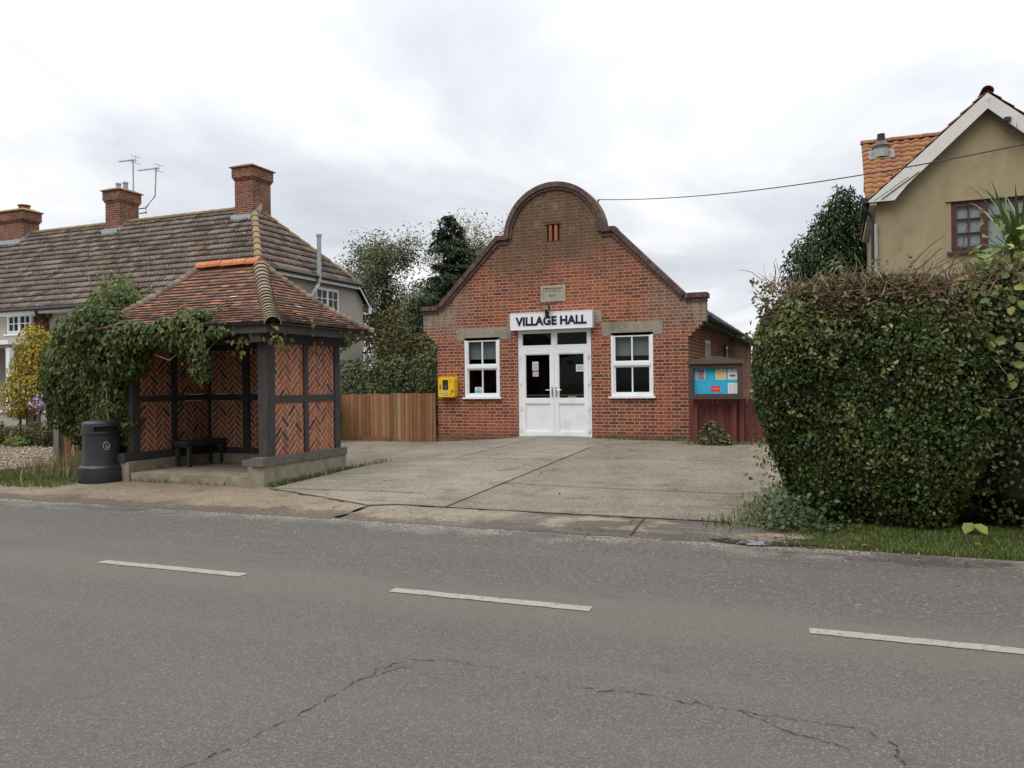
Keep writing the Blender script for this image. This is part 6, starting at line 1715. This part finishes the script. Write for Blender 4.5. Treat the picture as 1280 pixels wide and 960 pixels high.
def cone_pts(n, c, h, r, seed, k=3.0):
    f = 1 - RNG.uniform(0, 1, n) ** .7; a = RNG.uniform(0, 2 * PI, n)
    P0 = np.stack([np.cos(a), np.sin(a), f * 2], 1); lob = 1 + .22 * sines(P0 * np.array([1, 1, 1]), k, seed)
    rr = r * (1 - f) ** .48 * lob * (1 - RNG.exponential(.10, n)) + .05
    P = np.stack([c[0] + rr * np.cos(a), c[1] + rr * np.sin(a), c[2] + h * f + RNG.normal(0, .06, n)], 1)
    return P, np.stack([np.cos(a), np.sin(a), np.full(n, .9)], 1)
cy = thing('cypress_tree', 'bushy green cypress behind the hedge, left of the tan house', 'tree', (.1, 26, .2))
PP, GG = [], []
for (x, y, z, h, r, n, s) in ((.28, 26, .2, 7.1, 1.0, 16000, 1), (-.40, 26.2, .2, 6.35, .8, 11000, 2), (-.95, 26.4, .2, 5.6, .75, 9000, 3), (.85, 26.1, .2, 6.7, .8, 8000, 4), (.0, 25.7, .2, 6.5, .8, 6000, 5)):
    p, g = cone_pts(n, (x, y, z), h, r, s); PP.append(p); GG.append(g)
P = np.concatenate(PP); G = np.concatenate(GG); P = P + G * (.12 * sines(P, 5, 8))[:, None] + RNG.normal(0, .11, P.shape)
leaves('crown', P, G, .15, L['cypress'], cy, .28, -.6, .5, tone=np.clip(.45 + .2 * sines(P, 2.2, 4), 0, 1), tvar=.5)
mb = MB(); mb.tube([(.3, 26, .1), (.35, 26, 3), (.38, 26, 6.6)], [.14, .1, .02], 8)
for (x, y, h) in ((-.35, 26.2, 5.8), (-.9, 26.4, 4.6), (.9, 26.1, 5.7)): mb.tube([(.25, 26, .3), (x, y, 1.5), (x, y, h)], [.08, .06, .01], 6)
mb.build('trunk', M['bark'], cy)

def bush(name, label, bl, n, mat, size, seed, cat='shrub', depth=.15, noise=.2, k=2.2, tvar=.45, aspect=.6, zmin=.05, stem=True, group=None, jit=.6):
    b0 = bl[0]; o = thing(name, label, cat, (b0[0], b0[1], gz(b0[0], b0[1])), group)
    P, G = blobs(n, bl, depth, noise, k, seed, .72, zmin)
    leaves('foliage', P, G + np.array([0, -.2, .3]), size, mat, o, aspect, .4, jit, tone=np.clip(.45 + .18 * sines(P, 2.2, seed), 0, 1), tvar=tvar)
    if stem:
        mb = MB()
        for b_ in bl:
            for j in range(4):
                a = random.uniform(0, 2 * PI); mb.tube([(b_[0] + .1 * math.cos(a), b_[1] + .1 * math.sin(a), 0), (b_[0] + .3 * b_[3] * math.cos(a), b_[1] + .3 * b_[4] * math.sin(a), b_[2]), (b_[0] + .6 * b_[3] * math.cos(a + .4), b_[1] + .6 * b_[4] * math.sin(a + .4), b_[2] + .6 * b_[5])], [.03, .02, .006], 5)
        mb.build('stems', M['bark'], o)
    return o
bush('shrub', 'bronze autumn shrub at the corner of the grey house', [(-15.1, 25.6, 2.5, .95, .8, 1.8), (-14.3, 26, 2.0, .9, .8, 1.5), (-15.5, 27, 1.6, .8, .8, 1.5)], 7000, L['autumn'], .13, 61)
bush('hedge', 'rough dark green garden hedge behind the brown timber fence', [(-13.1, 19.7, 1.1, .9, .6, 1.25), (-12.2, 19.8, 1.15, .9, .6, 1.3), (-11.3, 19.6, 1.2, .9, .6, 1.25), (-10.4, 19.7, 1.2, .8, .6, 1.35)], 15000, L['shade'], .085, 63, 'hedge')
bush('shrub', 'tall green shrub against the left side of the hall', [(-9.75, 18.9, 1.3, .55, .5, 1.35), (-9.6, 20.3, 1.9, .6, .6, 1.5), (-10.5, 21.5, 1.9, .9, .7, 1.6)], 9000, L['shade'], .085, 64)
bush('shrub', 'dark evergreen shrub beneath the bronze shrub and conifer', [(-13.2, 27, 2.0, 1.3, 1, 1.9), (-12.0, 28.5, 1.9, 1.4, 1, 2.2), (-16.3, 29.0, 2.0, 1.6, 1, 2.0)], 9000, L['conifer'], .15, 65)
bush('shrub', 'green climbing shrub at the rear corner of the bus shelter', [(-11.55, 16.4, .75, .42, .45, .85), (-11.75, 16.6, 1.2, .4, .35, .55)], 2600, L['shade'], .075, 66)
bush('weed_clump', 'small green bushy weed growing below the notice board', [(-2.32, 16.62, .42, .26, .2, .34), (-2.12, 16.6, .38, .22, .18, .2)], 750, L['shade'], .075, 67, 'weed', .06, tvar=.5)
# front garden of the terrace
bush('golden_shrub', 'tall golden yellow shrub in front of the grey house', [(-20.15, 15.2, 1.75, .72, .55, .95), (-20.0, 15.2, 2.65, .45, .4, .65), (-20.5, 15.2, 1.5, .55, .5, .75), (-19.7, 15.2, 1.7, .42, .4, .7)], 7500, L['yellow'], .085, 71, tvar=.5)
bush('shrub', 'dark bluish leafed shrub between golden shrub and grey post', [(-18.2, 15.1, .8, .75, .6, .85), (-17.2, 14.9, .75, .7, .6, .8), (-16.4, 14.9, .7, .7, .5, .8), (-17.8, 15.4, 1.2, .5, .4, .55)], 9000, L['blue'], .085, 72)
bush('flower_bed', 'mixed low green and reddish planting along the gravel drive', [(-21.6, 14.9, .35, .8, .5, .5), (-20.4, 14.8, .3, .8, .5, .45), (-19.2, 14.8, .35, .7, .5, .5), (-22.8, 15, .4, .8, .5, .5)], 5000, L['autumn'], .08, 73, 'flower bed')
bush('low_plant', 'bright green low plant at the edge of the gravel drive', [(-19.55, 14.3, .22, .42, .25, .22)], 900, L['lime'], .07, 74, 'plant', .06, stem=False)
fb = thing('aster_plant', 'tall stems of pale purple asters beside the golden shrub', 'flowers', (-18.9, 14.7, .1))
S = np.stack([RNG.normal(-18.95, .2, 16), RNG.normal(14.6, .1, 16), np.full(16, .1)], 1)
twigs('stems', S, np.stack([RNG.normal(0, .12, 16), RNG.normal(0, .1, 16), np.ones(16)], 1), RNG.uniform(.9, 1.35, 16), .008, M['twig'], fb, 4, .08)
P = np.concatenate([np.array([-18.95, 14.55, 1.30]) + RNG.normal(0, (.16, .1, .14), (140, 3))]); leaves('flowers', P, np.tile([0, -.7, .7], (len(P), 1)), .06, L['aster'], fb, .9, 0, .6, tvar=.6)
gw = thing('garden_wall', 'low pale rendered garden wall behind the planting', 'wall', (-22, 16.6, .2))
mb = MB(); mb.box(-30, -18.2, 16.55, 16.75, -.1, .92); mb.build('wall_face', M['pebble'], gw); mb = MB(); mb.box(-30, -18.15, 16.50, 16.80, .923, .98); mb.build('wall_cap', M['whitepaint'], gw)
bush('wall_creeper', 'rusty brown creeper climbing the grey house by its downpipe', [(-24.75, 18.98, 3.75, .38, .06, .48), (-25.0, 18.98, 3.2, .34, .06, .7), (-24.55, 18.98, 4.1, .3, .06, .14)], 1500, L['rust'], .085, 75, 'creeper', .05, stem=False)
# far trees that close the horizon
P = np.stack([RNG.uniform(-190, 120, 26000), RNG.uniform(125, 150, 26000), RNG.uniform(0, 1, 26000)], 1)
P[:, 2] = P[:, 2] ** .7 * (4.2 + 1.6 * np.sin(P[:, 0] * .11) + 1.0 * np.sin(P[:, 0] * .37 + 1))
tag(leaves('distant_trees', P, np.tile([0, -1, .4], (len(P), 1)), .9, L['shade'], None, .7, .2, .7, tvar=.5), 'distant tree line on the horizon behind the houses', 'trees', kind='stuff')

GROUPS = {'aerial': 'aerials by the middle chimney', 'poster': 'papers pinned on the notice board', 'paper_notice': 'notices on the hall door glass', 'poplar_tree': 'trees beyond the houses', 'pale_tree': 'trees beyond the houses', 'shrub': 'garden shrubs', 'board_fence': 'board fences'}
for o in list(COL.objects):
    g = GROUPS.get(o.name.split('.')[0])
    if g and not o.parent: o['group'] = g
for o in list(COL.objects):
    if o.parent and o.name.split('.')[0] in ('twigs', 'long_twigs', 'sprigs', 'cut_stubs', 'top_sprigs', 'top_leaves', 'clipped_foliage', 'trailing_ivy', 'lime_foliage', 'brown_foliage', 'eave_foliage', 'flowers'):
        o['kind'] = 'stuff'
